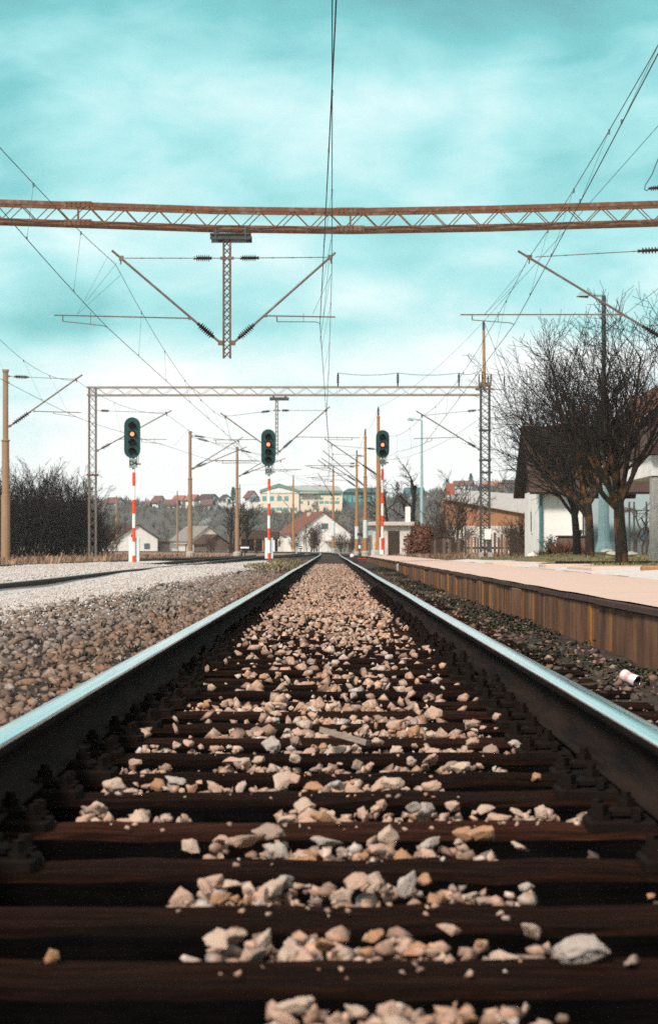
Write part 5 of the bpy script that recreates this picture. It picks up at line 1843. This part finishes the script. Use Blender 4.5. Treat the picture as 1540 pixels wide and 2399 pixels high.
# lamps
def street_lamp(px, ytop, ybase, Y, arm_px, arm_y, rb, rt, label, thick=None):
    x = X(px, Y)
    t_ = empty('street_lamp', (x, Y, Z(ybase, Y)), label, 'lamp', 'platform lamps')
    b = MB()
    z0, z1 = Z(ybase, Y), Z(ytop, Y)
    H = z1 - z0
    prof = [(0, rb * 1.9), (.05, rb * 1.9), (.35, rb * 1.25), (H * .38, rb), (H * .40, (rb + rt) / 2), (H * .98, rt), (H, rt)] if thick else [(0, rb * 1.4), (.3, rb), (H * .4, rb * .9), (H, rt)]
    b.lathe((x, Y, z0), (0, 0, 1), prof, 12)
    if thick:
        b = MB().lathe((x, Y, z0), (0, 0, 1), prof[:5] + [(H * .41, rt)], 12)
        MB().lathe((x, Y, z0 + H * .405), (0, 0, 1), [(0, rt * 1.2), (H * .595, rt * 1.1)], 10).build('upper_post', M['pole_shaded'], t_)
    b.build('post', M['teal_metal'], t_, smooth=False)
    e = P(arm_px, arm_y, Y)
    b = MB().tube([(x, Y, z1 - .02), (x - .05, Y, z1 + .02), lerp((x, Y, z1), e, .45)], rt * .8, 8)
    b.build('arm', M['teal_metal'], t_)
    a_ = lerp((x, Y, z1), e, .35)
    L = (e - a_)
    b = MB()
    s1 = Vector((0, 0, 1))
    w0, w1 = .08, .17
    b.add([a_ + Vector((0, -w0, -.02)), a_ + Vector((0, w0, -.02)), e + Vector((0, w1, -.10)), e + Vector((0, -w1, -.10)), a_ + Vector((0, -w0 * .6, .07)), a_ + Vector((0, w0 * .6, .07)), e + Vector((-.0, w1 * .6, .03)) - L * .25 + Vector((0, 0, .05)), e + Vector((0, -w1 * .6, .03)) - L * .25 + Vector((0, 0, .05))],
          [(0, 1, 2, 3), (4, 7, 6, 5), (0, 4, 5, 1), (1, 5, 6, 2), (2, 6, 7, 3), (3, 7, 4, 0)])
    hd = b.build('lamp_head', M['teal_metal'], t_)
    MB().obox(lerp(a_, e, .62) + Vector((0, 0, -.085)), L * .28, (0, .10, 0), (0, 0, .025)).build('diffuser', M['lens_dark'], hd)
    return t_


street_lamp(1413, 692, 1292, 78, 1349, 687, .155, .066, 'tall pale teal lamp post with flared foot behind the right hand lawn trees', True)
street_lamp(987, 984, 1300, 160, 952, 980, .12, .06, 'lattice grey teal lamp post rising behind the reddish thuja')
tag(MB().bbox(X(1378, 79), X(1436, 79), 77.4, 79.2, .15, Z(1291.5, 78), .03).build('lamp_base_slab', M['chalk']), 'pale concrete slab under the flared lamp post', 'slab')

# garden bits
Yg = 82
pt = empty('planter_wall', (X(1350, Yg), Yg, .1), 'low weathered planter wall behind the two close lawn trees', 'planter')
MB().bbox(X(1307, Yg), X(1392, Yg), Yg, Yg + .8, .0, Z(1258, Yg), .05).build('wall', M['wood_old'], pt)
MB().bbox(X(1305, Yg), X(1394, Yg), Yg - .03, Yg + .83, Z(1257.8, Yg), Z(1254, Yg), .02).build('coping', M['wood_dark'], pt)
MB().lathe(P(1354, 1254, Yg + .4), (0, 0, 1), [(0, .10), (.12, .13), (.2, .13)], 12).build('pot', M['wood_dark'], pt)
sp_ = [(rg.uniform(X(1300, Yg), X(1360, Yg)), Yg - rg.uniform(.1, .5), .15, rg.uniform(.8, 1.3)) for i in range(60)]
tufts('rusty_plants', sp_, M['thuja_red'], 'rusty dry plants at the foot of the planter wall', 9, .5, .01, .12, 9)
sp_ = [(rg.uniform(X(1263, 92), X(1290, 92)), 92 - rg.uniform(.1, .6), .1, rg.uniform(.8, 1.3)) for i in range(40)]
tufts('rusty_grass', sp_, M['thuja_red'], 'rusty dry tufts at the white house corner', 9, .3, .012, .15, 10)
vn = empty('vine_trellis', (X(1440, 88), 88, .12), 'iron vine trellis with twisting bare vines before the shaded blue grey wall', 'trellis')
for px in (1473, 1484, 1513):
    MB().tube([(X(px, 88), 88, 0), (X(px, 88), 88, Z(1175, 88))], .035, 8).build('post', M['steel_dark'], vn)
MB().tube([P(1455, 1196, 88), P(1545, 1194, 88)], .025, 6).build('cross_bar', M['steel_dark'], vn)
wd = Wood()
vsp = [dict(seg=8, wig=.35, up=.12, taper=.5, thr=.02, rmin=.006), dict(n=(6, 8), ang=(30, 80), len=(.3, .5), rr=.5, seg=5, wig=.3, up=0, **{'from': .3}), dict(n=(4, 6), ang=(30, 80), len=(.3, .6), rr=.6, seg=3, wig=.3, up=0, **{'from': .2})]
for px in (1480, 1505, 1508):
    branch(wd, random.Random(px), Vector((X(px, 88), 87.8, .1)), Vector((rg.uniform(-.4, .4), 0, 1)), 1.9, .055, 0, vsp)
for i in range(9):
    branch(wd, random.Random(500 + i), P(1460 + i * 9, 1195 + rg.uniform(-4, 4), 88), Vector((rg.uniform(-1, 1), 0, rg.uniform(-.3, .3))), .6, .022, 1, vsp)
wd.t.v += []
mbv = MB()
mbv.add(wd.t.v, wd.t.f)
mbv.add(wd.c.v, wd.c.f)
mbv.build('vine', M['twig_red'], vn)


def rock(px, py, Y, s_, label, flat=.6):
    vs, fs = ST_HI[rg.randrange(len(ST_HI))]
    me = bpy.data.meshes.new('garden_rock')
    me.from_pydata((vs * np.array([s_, s_ * .8, s_ * flat])).tolist(), [], fs.tolist())
    me.materials.append(M['rockgrey'])
    me.polygons.foreach_set('use_smooth', [True] * len(fs))
    o = bpy.data.objects.new('garden_rock', me)
    C.objects.link(o)
    o.location = P(px, py, Y)
    return tag(o, label, 'rock', 'garden rocks')


rock(1436, 1297, 66, .30, 'greenish garden rock right behind the tallest tree trunk')
rock(1475, 1297, 64, .30, 'pale garden rock at the foot of the vine')
rock(1421, 1290, 70, .22, 'small ochre garden rock left of the greenish one')
rock(1457, 1302, 64, .18, 'smallest flat garden rock between two bigger ones')
kb = MB()
kb.bbox(X(1292, 60), 14, 59.0, 59.25, -.1, .13, .02)
tag(kb.build('lawn_kerb', M['bark']), 'dark low kerb along the front edge of the lawn', 'kerb')
b = MB()
for x0_, x1_, y0_, y1_, z_ in ((5.3, 7.6, 47.5, 52.5, .065), (7.62, 9.9, 47.2, 52.8, .07), (5.2, 7.4, 56.5, 58.5, .07), (4.6, 6.2, 66, 70, .065)): b.bbox(x0_, x1_, y0_, y1_, -.1, z_, .02)
tag(b.build('paving', M['platform_top']), 'worn pinkish paving slabs before the lawn', None, None, 'structure')
tag(MB().bbox(X(1506, 44), X(1506, 44) + 1.6, 44, 44.5, -.05, Z(1325, 44), .03).build('timber_block', M['wood_orange']), 'short stained timber block on the gravel at the right picture edge', 'block')
tag(MB().obox(P(1242, 1301, 92), (.11, 0, .05), (0, .02, 0), (-.03, 0, .10)).build('board_scrap', M['white_paint']), 'white scrap of board lying on the lawn by the house corner', 'scrap')

# ------------------------------------------------------------------ trackside small things
def point_lantern(px, ybase, Y, w, h, label, stripe=True):
    t_ = empty('point_lantern', P(px, ybase, Y), label, 'point indicator', 'point indicators')
    x, z = X(px, Y), Z(ybase, Y)
    MB().lathe((x, Y, z - .1), (0, 0, 1), [(0, .12), (.12, .12), (.16, .05), (h * .55 + .1, .05)], 10).build('stand', M['steel_dark'], t_)
    ln = MB().bbox(x - w / 2, x + w / 2, Y - w * .3, Y + w * .3, z + h * .55, z + h, .03).build('lantern', M['signal_black'], t_)
    if stripe: MB().box(x - w * .42, x + w * .42, Y - w * .3 - .012, Y - w * .3 - .003, z + h * .70, z + h * .84).build('white_bar', M['white_paint'], ln)
    else: MB().box(x - w * .3, x + w * .3, Y - w * .3 - .012, Y - w * .3 - .003, z + h * .6, z + h * .93).build('white_panel', M['white_paint'], ln)
    return t_


point_lantern(573, 1303, 165, .72, .80, 'black point lantern with a white bar left of the D3 signal')
point_lantern(703.5, 1294, 225, .36, .62, 'small point lantern with a white face left of the centre track')
point_lantern(841.5, 1299, 172, .3, .75, 'small point lantern with a white face at the pole right of the track', False)
o = empty('point_motor', P(561, 1302, 160), 'small black point box with a white disc near the brown poles', 'point machine')
MB().bbox(X(558, 160), X(567, 160), 160, 160.4, Z(1302, 160), Z(1291, 160), .02).build('case', M['signal_black'], o)
MB().lathe(P(563, 1296, 159.99), (0, -1, 0), [(0, .05), (.012, .05)], 10).build('disc', M['white_paint'], o)
o = empty('dwarf_signal', P(826, 1311, 92), 'low dark trackside box with a white knob right of the far rail', 'point machine')
MB().bbox(X(817, 92), X(838, 92), 92, 92.3, -.2, Z(1305.5, 92), .03).build('case', M['wood_dark'], o)
MB().lathe(P(824, 1306, 92.1), (0, 0, 1), [(0, .04), (.03, .075), (.08, .085), (.13, .06), (.15, .02)], 12).build('knob', M['white_paint'], o)
MB().tube([P(838, 1308, 92), P(855, 1309, 92.2)], .03, 6).build('rod', M['signal_red'], o)
o = empty('post_sign', P(868, 1300, 176), 'thin grey post with a small pale teal plate beside the hut', 'sign')
MB().lathe(P(867, 1301, 176), (0, 0, 1), [(0, .04), (1.7, .04)], 8).build('post', M['steel_grey'], o)
MB().bbox(X(861.5, 176), X(872.5, 176), 175.9, 175.94, Z(1254, 176), Z(1243, 176), .005).build('plate', M['teal_metal'], o)
o = empty('post_sign', P(848, 1300, 178), 'wooden post with a dark brown board left of the hut', 'sign')
MB().bbox(X(846.5, 178), X(849.5, 178), 178, 178.1, 0, Z(1244, 178), .005).build('post', M['wood_orange'], o)
MB().bbox(X(836, 178), X(850, 178), 177.9, 177.95, Z(1255, 178), Z(1248, 178), .005).build('board', M['wood_dark'], o)
o = empty('marker_post', P(693, 1297, 200), 'short grey concrete post left of the centre track', 'post')
MB().bbox(X(692, 200), X(695.5, 200), 200, 200.12, 0, Z(1281, 200), .01).build('post', M['concrete'], o)

# crushed drink can
Yc = 10.45
cc = Vector((1.335, Yc, ground_h(1.335, Yc) + .045))
can = empty('drink_can', cc - Vector((0, 0, .036)), 'crushed white and red drink can lying in the weeds by the platform', 'can')
ax = Vector((.62, -.72, -.30)).normalized()
prof = [(0, .024), (.004, .030), (.012, .0335), (.04, .034), (.075, .032), (.105, .0345), (.118, .034)]
def canseg(a, c, slot, mb):
    pr = [(t_, float(np.interp(t_, [p[0] for p in prof], [p[1] for p in prof]))) for t_ in np.linspace(a, c, 4)]
    n = 20
    refv = Vector((0, 0, 1))
    u = ax.cross(refv).normalized()
    w_ = u.cross(ax)
    base = cc - ax * .06
    vs = []
    for t_, r_ in pr:
        for j in range(n):
            an = 6.2832 * j / n
            dent = 1 - .22 * math.exp(-((an - 2.2) / .6) ** 2) * math.exp(-((t_ - .07) / .03) ** 2)
            vs.append(base + ax * t_ + (u * math.cos(an) + w_ * math.sin(an)) * r_ * dent)
    fs = [(i * n + j, i * n + (j + 1) % n, (i + 1) * n + (j + 1) % n, (i + 1) * n + j) for i in range(3) for j in range(n)]
    mb.slot(slot).add(vs, fs)
mb = MB()
for a, c, s_ in ((0, .02, 0), (.02, .045, 0), (.045, .07, 1), (.07, .085, 0), (.085, .118, 0)): canseg(a, c, s_, mb)
M['can_white'] = mk('scuffed white can paint', (.78, .76, .76), (.66, .55, .55), 60, .35, .2)
M['can_red'] = mk('faded red can paint', (.62, .26, .23), (.72, .48, .46), 70, .4, .2)
mb.build('body', [M['can_white'], M['can_red']], can, smooth=True)
tin = mk('bare aluminium', (.72, .73, .74), (.6, .6, .6), 60, .3, .9)
base = cc - ax * .06
mb = MB()
mb.lathe(base + ax * .111, ax, [(0, .028), (.0005, .0300)], 20)
mb.build('shaded_inside', M['signal_black'], can)  # black disc paints the shade inside the open can
mb = MB()
n = 20
u = ax.cross(Vector((0, 0, 1))).normalized()
w_ = u.cross(ax)
vs = []
for t_, r_ in ((.118, .0345), (.121, .0335), (.121, .0285), (.112, .0280)):
    vs += [base + ax * t_ + (u * math.cos(6.2832 * j / n) + w_ * math.sin(6.2832 * j / n)) * r_ for j in range(n)]
mb.add(vs, [(i * n + j, i * n + (j + 1) % n, (i + 1) * n + (j + 1) % n, (i + 1) * n + j) for i in range(3) for j in range(n)])
mb.build('rim', tin, can, smooth=True)
mb = MB().obox(base + ax * .116 - w_ * .013 + u * .004, u * .015, w_ * .008, ax * .001)
mb.build('torn_lid', tin, can)
can.scale = (.8, .8, .8)

# wood chip lying across two sleepers
Yw = (CZ - ztop) * F / (1765 - HY)
b = MB().obox((X(808, Yw), Yw, ztop + .05), Vector((.068, -.02, -.018)), Vector((.008, .028, -.004)), Vector((.002, .002, .008)))
tag(b.build('wood_chip', mk('grey weathered wood chip', (.30, .24, .20), (.20, .155, .13), 20, .9, 0, .4, (1, 6, 6))), 'flat grey chip of wood lying on stones in the middle of the track', 'wood chip')
# a bent dark stick at the left rail
b = MB().tube([P(700, 1360, 33), P(703, 1352, 33.1), P(706, 1349, 33.1)], .02, 5).tube([P(684, 1364, 33), P(703, 1350, 33.1)], .018, 5)
tag(b.build('iron_scrap', M['plate']), 'bent dark piece of iron standing in the stones by the left rail', 'scrap')

# ------------------------------------------------------------------ town on the hill
YH = 900


def hill_house(px, ybase, wpx, hpx, rpx, Y, rot, wall, roof, label, wins=2):
    w_ = wpx * Y / F
    x = X(px, Y)
    z0 = Z(ybase, Y)
    hw_, hr_ = hpx * Y / F, rpx * Y / F
    t_ = empty('hill_house', (x, Y, z0 - .3), label, 'house', 'houses on the hill')
    Mx = Matrix.Translation((x, Y, z0)) @ Matrix.Rotation(rot, 4, 'Z')
    d = w_ * .9
    MB().prism([(-w_ / 2, -3), (w_ / 2, -3), (w_ / 2, hw_), (0, hw_ + hr_), (-w_ / 2, hw_)], -d / 2, d / 2).xf(Mx).build('wall', wall, t_)
    b = MB()
    k = hr_ / (w_ / 2)
    for e in (-1, 1):
        xe = e * (w_ / 2 + .7)
        ze = hw_ - .7 * k
        poly = [(xe, ze + .05), (0, hw_ + hr_ + .05), (0, hw_ + hr_ + .4), (xe, ze + .4)]
        b.prism(poly if e < 0 else poly[::-1], -d / 2 - .6, d / 2 + .6)
    b.xf(Mx)
    b.build('roof', roof, t_)
    for i in range(wins):
        u = (i - (wins - 1) / 2) * w_ * .42
        MB().box(u - .6, u + .6, -d / 2 - .06, -d / 2 + .02, hw_ * .3, hw_ * .3 + 1.4).xf(Mx).build('window', M['glass'], t_)
        for e in (-1, 1):
            MB().box(e * w_ / 2 - .05, e * w_ / 2 + .05, -d * .3 + i * d * .45, -d * .3 + i * d * .45 + 1.2, hw_ * .3, hw_ * .3 + 1.4).xf(Mx).build('window', M['glass'], t_)
    return t_


PW, PO = M['plaster_white'], M['plaster_old']
HL = [(268, 1190, 34, 13, 10, 905, 62, PW, 'tile_wine', 'big white house with dull red roof at the left end of the hill, two storeys'),
      (243, 1196, 24, 9, 8, 890, 70, PW, 'tile_wine', 'lower red roofed wing house at the far left of the hill'),
      (302, 1198, 24, 5, 6, 880, 75, PO, 'grey_roof', 'grey roofed low house below the leftmost hill houses'),
      (342, 1189, 18, 5, 8, 915, 75, PO, 'tile_wine', 'small dull red house left of the white gabled one on the hill'),
      (371, 1184, 22, 10, 11, 925, 50, PW, 'tile_wine', 'white gabled house with brown red roof in the left hill group'),
      (402, 1190, 32, 8, 10, 900, 74, PO, 'tile_wine', 'wide house with dark red roof right of the white gabled one'),
      (421, 1176, 24, 6, 8, 960, 70, PO, 'tile_orange', 'orange roofed house peeking above the left hill group'),
      (452, 1178, 26, 9, 9, 950, 55, PW, 'tile_orange', 'white house with orange roof behind the brown pole with two arms'),
      (488, 1178, 34, 10, 9, 950, 60, PW, 'tile_brown', 'long white house with dark roof right of the orange roofed ones'),
      (486, 1187, 26, 6, 9, 905, 72, PO, 'tile_wine', 'lower house with dull red roof below the long dark roofed one'),
      (527, 1180, 26, 10, 10, 940, 20, PW, 'tile_brown', 'white gable house above the dark trees on the hill'),
      (588, 1177, 22, 14, 12, 930, 35, PW, 'tile_wine', 'tall white house with red roof just left of the cream hall'),
      (597, 1178, 16, 7, 8, 905, 15, PW, 'teal_roof', 'small white house with teal roof touching the cream hall'),
      (969, 1176, 44, 20, 12, 880, 80, PW, 'teal_roof', 'large white house with a teal roof behind the bare tree right of the hut'),
      (1012, 1180, 36, 8, 9, 860, 78, PO, 'tile_grey', 'grey roofed house right of the large teal roofed one'),
      (1085, 1150, 46, 14, 8, 930, 82, PW, 'tile_wine', 'long white house with red roof high on the right hill'),
      (1108, 1168, 34, 10, 10, 880, 70, PO, 'teal_roof', 'teal roofed house below the long white one on the right hill'),
      (1150, 1148, 30, 10, 9, 940, 75, PW, 'tile_orange', 'pink orange roofed house at the top of the right hill'),
      (1168, 1166, 34, 14, 10, 890, 70, PO, 'tile_wine', 'reddish house behind the right gantry mast'),
      (1192, 1142, 30, 8, 8, 980, 80, PW, 'tile_brown', 'topmost small house at the right end of the hill'),
      (880, 1158, 26, 8, 6, 960, 76, PO, 'tile_wine', 'low red roofed house above the long teal glass block')]
for px, yb, wp, hp, rp, Y, rt, wl_, rf_, lb in HL: hill_house(px, yb, wp, hp, rp, Y, R(rt), wl_, M[rf_], lb)

# cream sports hall
Yb = 900
bz = lambda zx, zy_: (497.7 + .2281 * zx, 1100.7 + .2281 * zy_)
hb = empty('sports_hall', (X(653, Yb), Yb, Z(1198, Yb)), 'long cream hall with green eaves on the hill above the red roofed house', 'building')
def bx(px_): return X(bz(px_, 0)[0], Yb)
def bzz(py_): return Z(bz(0, py_)[1], Yb)
b = MB().prism([(bx(487), bzz(470)), (bx(885), bzz(470)), (bx(885), bzz(225)), (bx(680), bzz(165)), (bx(487), bzz(225))], Yb, Yb + 34)
b.build('wall', M['plaster_cream'], hb)
MB().box(bx(886), bx(1328), Yb + 1, Yb + 34, bzz(430), bzz(238)).build('side_wing', M['plaster_cream'], hb)
b = MB().prism([(bx(484), bzz(205)), (bx(680), bzz(136)), (bx(888), bzz(205)), (bx(888), bzz(232)), (bx(680), bzz(172)), (bx(484), bzz(232))], Yb - .6, Yb + .4)
b.prism([(bx(888), bzz(240)), (bx(1332), bzz(240)), (bx(1332), bzz(212)), (bx(888), bzz(206))], Yb + .2, Yb + 1.2)
b.build('green_eaves', M['green_fascia'], hb)
b = MB().prism([(bx(500), bzz(236)), (bx(600), bzz(198)), (bx(680), bzz(184)), (bx(770), bzz(198)), (bx(880), bzz(236))][::-1], Yb - .3, Yb - .02)
b.build('white_gable', M['plaster_white'], hb)
b = MB()
b.add([(bx(484), Yb + .4, bzz(205)), (bx(680), Yb + .4, bzz(136)), (bx(888), Yb + .4, bzz(205)), (bx(484), Yb + 34, bzz(205)), (bx(680), Yb + 34, bzz(136)), (bx(888), Yb + 34, bzz(205))], [(0, 1, 4, 3), (1, 2, 5, 4)])
b.add([(bx(680), Yb + 20, bzz(140)), (bx(888), Yb + .6, bzz(206)), (bx(1332), Yb + .6, bzz(211)), (bx(1290), Yb + 20, bzz(148))], [(0, 1, 2, 3)])
b.build('roof', M['grey_roof'], hb)
b = MB()
for px_ in (760, 930, 1060, 1180): b.box(bx(px_) - 1.5, bx(px_) + 1.5, Yb + 18, Yb + 20, bzz(146), bzz(130))
b.box(bx(760), bx(1200), Yb + 19, Yb + 20, bzz(146), bzz(138))
b.build('roof_vents', M['plaster_white'], hb)
def bwin(x0, x1, y0, y1, yy=0):
    MB().box(bx(x0), bx(x1), Yb + yy - .12, Yb + yy + .05, bzz(y1), bzz(y0)).build('window', M['teal_glass'], hb)
for x0, x1 in ((510, 552), (590, 628), (660, 704), (735, 778)): bwin(x0, x1, 268, 315)
for x0, x1 in ((505, 560), (595, 640), (650, 710), (728, 775), (800, 865)): bwin(x0, x1, 385, 415)
for x0, x1 in ((885, 925), (1030, 1075), (1095, 1140), (1150, 1190), (1200, 1240), (1255, 1295)): bwin(max(x0, 889), x1, 244, 258, 1)
for x0, x1 in ((900, 922), (1045, 1070), (1110, 1135), (1205, 1230), (1270, 1292)): bwin(x0, x1, 287, 300, 1)
for x0, x1 in ((889, 925), (1040, 1085), (1095, 1138), (1150, 1192), (1203, 1243), (1255, 1298)): bwin(x0, x1, 318, 343, 1)
MB().box(bx(975), bx(990), Yb + .85, Yb + 1.05, bzz(358), bzz(318)).build('door', M['teal_roof'], hb)
b = MB().box(bx(890), bx(1085), Yb - 1.5, Yb + .95, bzz(240), bzz(228))
b.build('canopy', M['light_roof'], hb)
b = MB()
for i in range(8): b.box(bx(1010 + i * 6), bx(1018 + i * 6), Yb - 1, Yb + .9, bzz(358), bzz(350 - i * 5))
b.build('stairs', M['grey_roof'], hb)
tg = empty('glass_block', (X(850, 925), 925, Z(1180, 925)), 'long dark teal glazed block right of the cream hall on the hill', 'building')
MB().box(X(802, 925), X(905, 925), 925, 940, Z(1195, 925), Z(1153, 925)).build('wall', M['teal_roof'], tg)
b = MB().prism([(X(800, 925), Z(1153, 925)), (X(908, 925), Z(1153, 925)), (X(895, 925), Z(1141, 925)), (X(815, 925), Z(1144, 925))], 924, 941)
b.build('roof', M['teal_roof'], tg)
for i in range(9): MB().box(X(804 + i * 11, 925), X(812 + i * 11, 925), 924.9, 925.02, Z(1176, 925), Z(1160, 925)).build('window', M['teal_glass'], tg)

# conifers and scrub on the slope
def conifer(px, ybase, hpx, Y, label, slim=.34):
    H = hpx * Y / F
    loc = P(px, ybase, Y)
    t_ = empty('conifer', loc, label, 'tree', 'conifers on the hill')
    rg = random.Random(px * 7)
    b = MB()
    for i in range(420):
        f_ = rg.random() ** .8
        r_ = H * slim * (1 - f_) * rg.uniform(.5, 1.1) + .1
        a = rg.uniform(0, 6.28)
        p = Vector((loc[0] + math.cos(a) * r_, loc[1] + math.sin(a) * r_, loc[2] + H * f_))
        s_ = H * .085 * rg.uniform(.6, 1.3)
        e = Vector((math.cos(a), math.sin(a), -.5)) * s_
        w_ = Vector((-math.sin(a), math.cos(a), 0)) * s_ * .8
        b.add([p - w_, p + w_, p + e], [(0, 1, 2)])
    b.build('crown', M['conifer'], t_)
    MB().lathe(loc - Vector((0, 0, .5)), (0, 0, 1), [(0, H * .04), (H * .8, H * .01)], 6).build('trunk', M['bark'], t_)


CF = [(345, 1199, 16, 'leftmost teal conifer in the row below the hill houses'), (361, 1199, 15, 'second conifer from the left in the hill row'), (373, 1197, 12, 'small third conifer in the hill row'), (388, 1199, 17, 'tall fourth conifer in the hill row'),
      (401, 1198, 13, 'fifth conifer below the dark red roof'), (440, 1196, 13, 'conifer just left of the brown pole with two arms'), (470, 1198, 17, 'conifer right of the brown pole with two arms'), (482, 1198, 16, 'round conifer in the right part of the hill row'),
      (495, 1197, 15, 'conifer third from the right end of the hill row'), (512, 1198, 16, 'conifer second from the right end of the hill row'), (525, 1198, 14, 'rightmost conifer of the hill row')]
for px, yb, h_, lb in CF: conifer(px, yb, h_, 840, lb)
conifer(546, 1180, 40, 700, 'big dark conifer behind the dark bare trees', .28)
conifer(1102, 1140, 32, 960, 'spruce standing on the skyline right of the brick chimney', .3)
conifer(1046, 1140, 20, 940, 'dark round conifer on the skyline above the orange barn', .5)
conifer(930, 1150, 22, 980, 'conifer on the skyline left of the large teal roofed house', .4)

rg = random.Random(77)
mb = MB()
for i in range(2600):
    y = rg.uniform(470, 905)
    x = rg.uniform(-.15, .15) * y
    px_ = VX + x * F / y
    if rg.random() < .45 and px_ < 560 and y > 600: continue
    z = .1 + hill_h(x, y)
    if 760 < y and 600 < px_ < 810 and y > 860: continue
    s_ = rg.uniform(1.2, 3.2) * (.7 + .3 * (y > 600))
    for k in range(16):
        a = rg.uniform(0, 6.28)
        ti = rg.uniform(0, .8)
        d = Vector((math.sin(ti) * math.cos(a), math.sin(ti) * math.sin(a), math.cos(ti)))
        p0 = Vector((x, y, z)) + d * s_ * rg.uniform(.0, .5)
        p1 = p0 + d * s_ * rg.uniform(.3, .6)
        w_ = d.cross(Vector((0, 1, .1))).normalized() * s_ * .05
        mb.add([p0 - w_, p0 + w_, p1], [(0, 1, 2)])
tag(mb.build('hillside_scrub', M['scrub'], loc=(0, 0, 0)), 'grey brown bare scrub covering the hillside', None, None, 'stuff')
mb = MB()
for i in range(420):
    px_ = rg.uniform(180, 1230)
    y = rg.uniform(985, 1050)
    x = X(px_, y)
    z = .1 + hill_h(x, y)
    s_ = rg.uniform(2.5, 6.5)
    for k in range(18):
        a = rg.uniform(0, 6.28)
        ti = rg.uniform(0, .7)
        d = Vector((math.sin(ti) * math.cos(a), math.sin(ti) * math.sin(a), math.cos(ti)))
        p0 = Vector((x, y, z)) + d * s_ * rg.uniform(.0, .5)
        p1 = p0 + d * s_ * rg.uniform(.3, .6)
        w_ = d.cross(Vector((0, 1, .1))).normalized() * s_ * .045
        mb.add([p0 - w_, p0 + w_, p1], [(0, 1, 2)])
tag(mb.build('skyline_trees', M['scrub'], loc=(0, 0, 0)), 'bare trees along the far hill crest', None, None, 'stuff')

# ------------------------------------------------------------------ air
hm = bpy.data.materials.new('thin air haze')
hm.use_nodes = True
hn = hm.node_tree
hn.nodes.clear()
ou = hn.nodes.new('ShaderNodeOutputMaterial')
pv = hn.nodes.new('ShaderNodeVolumePrincipled')
pv.inputs['Color'].default_value = (.88, .97, .98, 1)
pv.inputs['Density'].default_value = .00017
pv.inputs['Anisotropy'].default_value = .2
hn.links.new(pv.outputs['Volume'], ou.inputs['Volume'])
ho = MB().box(-560, 560, -40, 1420, -1.7, 75).build('haze', hm, loc=(0, 0, -1.7))
tag(ho, 'pale thin haze in the air over the whole place', None, None, 'stuff')
S.cycles.volume_bounces = 1

# ------------------------------------------------------------------ chimney smoke
bm = bmesh.new()
for px, py, r_ in ((468, 1230, .30), (472, 1226, .42), (479, 1222, .52), (486, 1218, .45), (490, 1213, .30)):
    m_ = Matrix.Translation(P(px, py, 418)) @ Matrix.Diagonal((r_ * 1.3, r_, r_ * .8, 1))
    bmesh.ops.create_icosphere(bm, subdivisions=3, radius=1.0, matrix=m_)
for v in bm.verts: v.co += Vector((1, .5, .6)) * .28 * mnoise.noise(v.co * 2.2)
me = bpy.data.meshes.new('smoke')
bm.to_mesh(me)
bm.free()
smk = bpy.data.materials.new('thin chimney smoke')
smk.use_nodes = True
hn = smk.node_tree
hn.nodes.clear()
ou = hn.nodes.new('ShaderNodeOutputMaterial')
pv = hn.nodes.new('ShaderNodeVolumePrincipled')
pv.inputs['Color'].default_value = (.80, .93, .95, 1)
pv.inputs['Density'].default_value = .55
hn.links.new(pv.outputs['Volume'], ou.inputs['Volume'])
me.materials.append(smk)
so_ = bpy.data.objects.new('smoke', me)
C.objects.link(so_)
tag(so_, 'small pale puff of smoke above the grey roofed cottage', None, None, 'stuff')
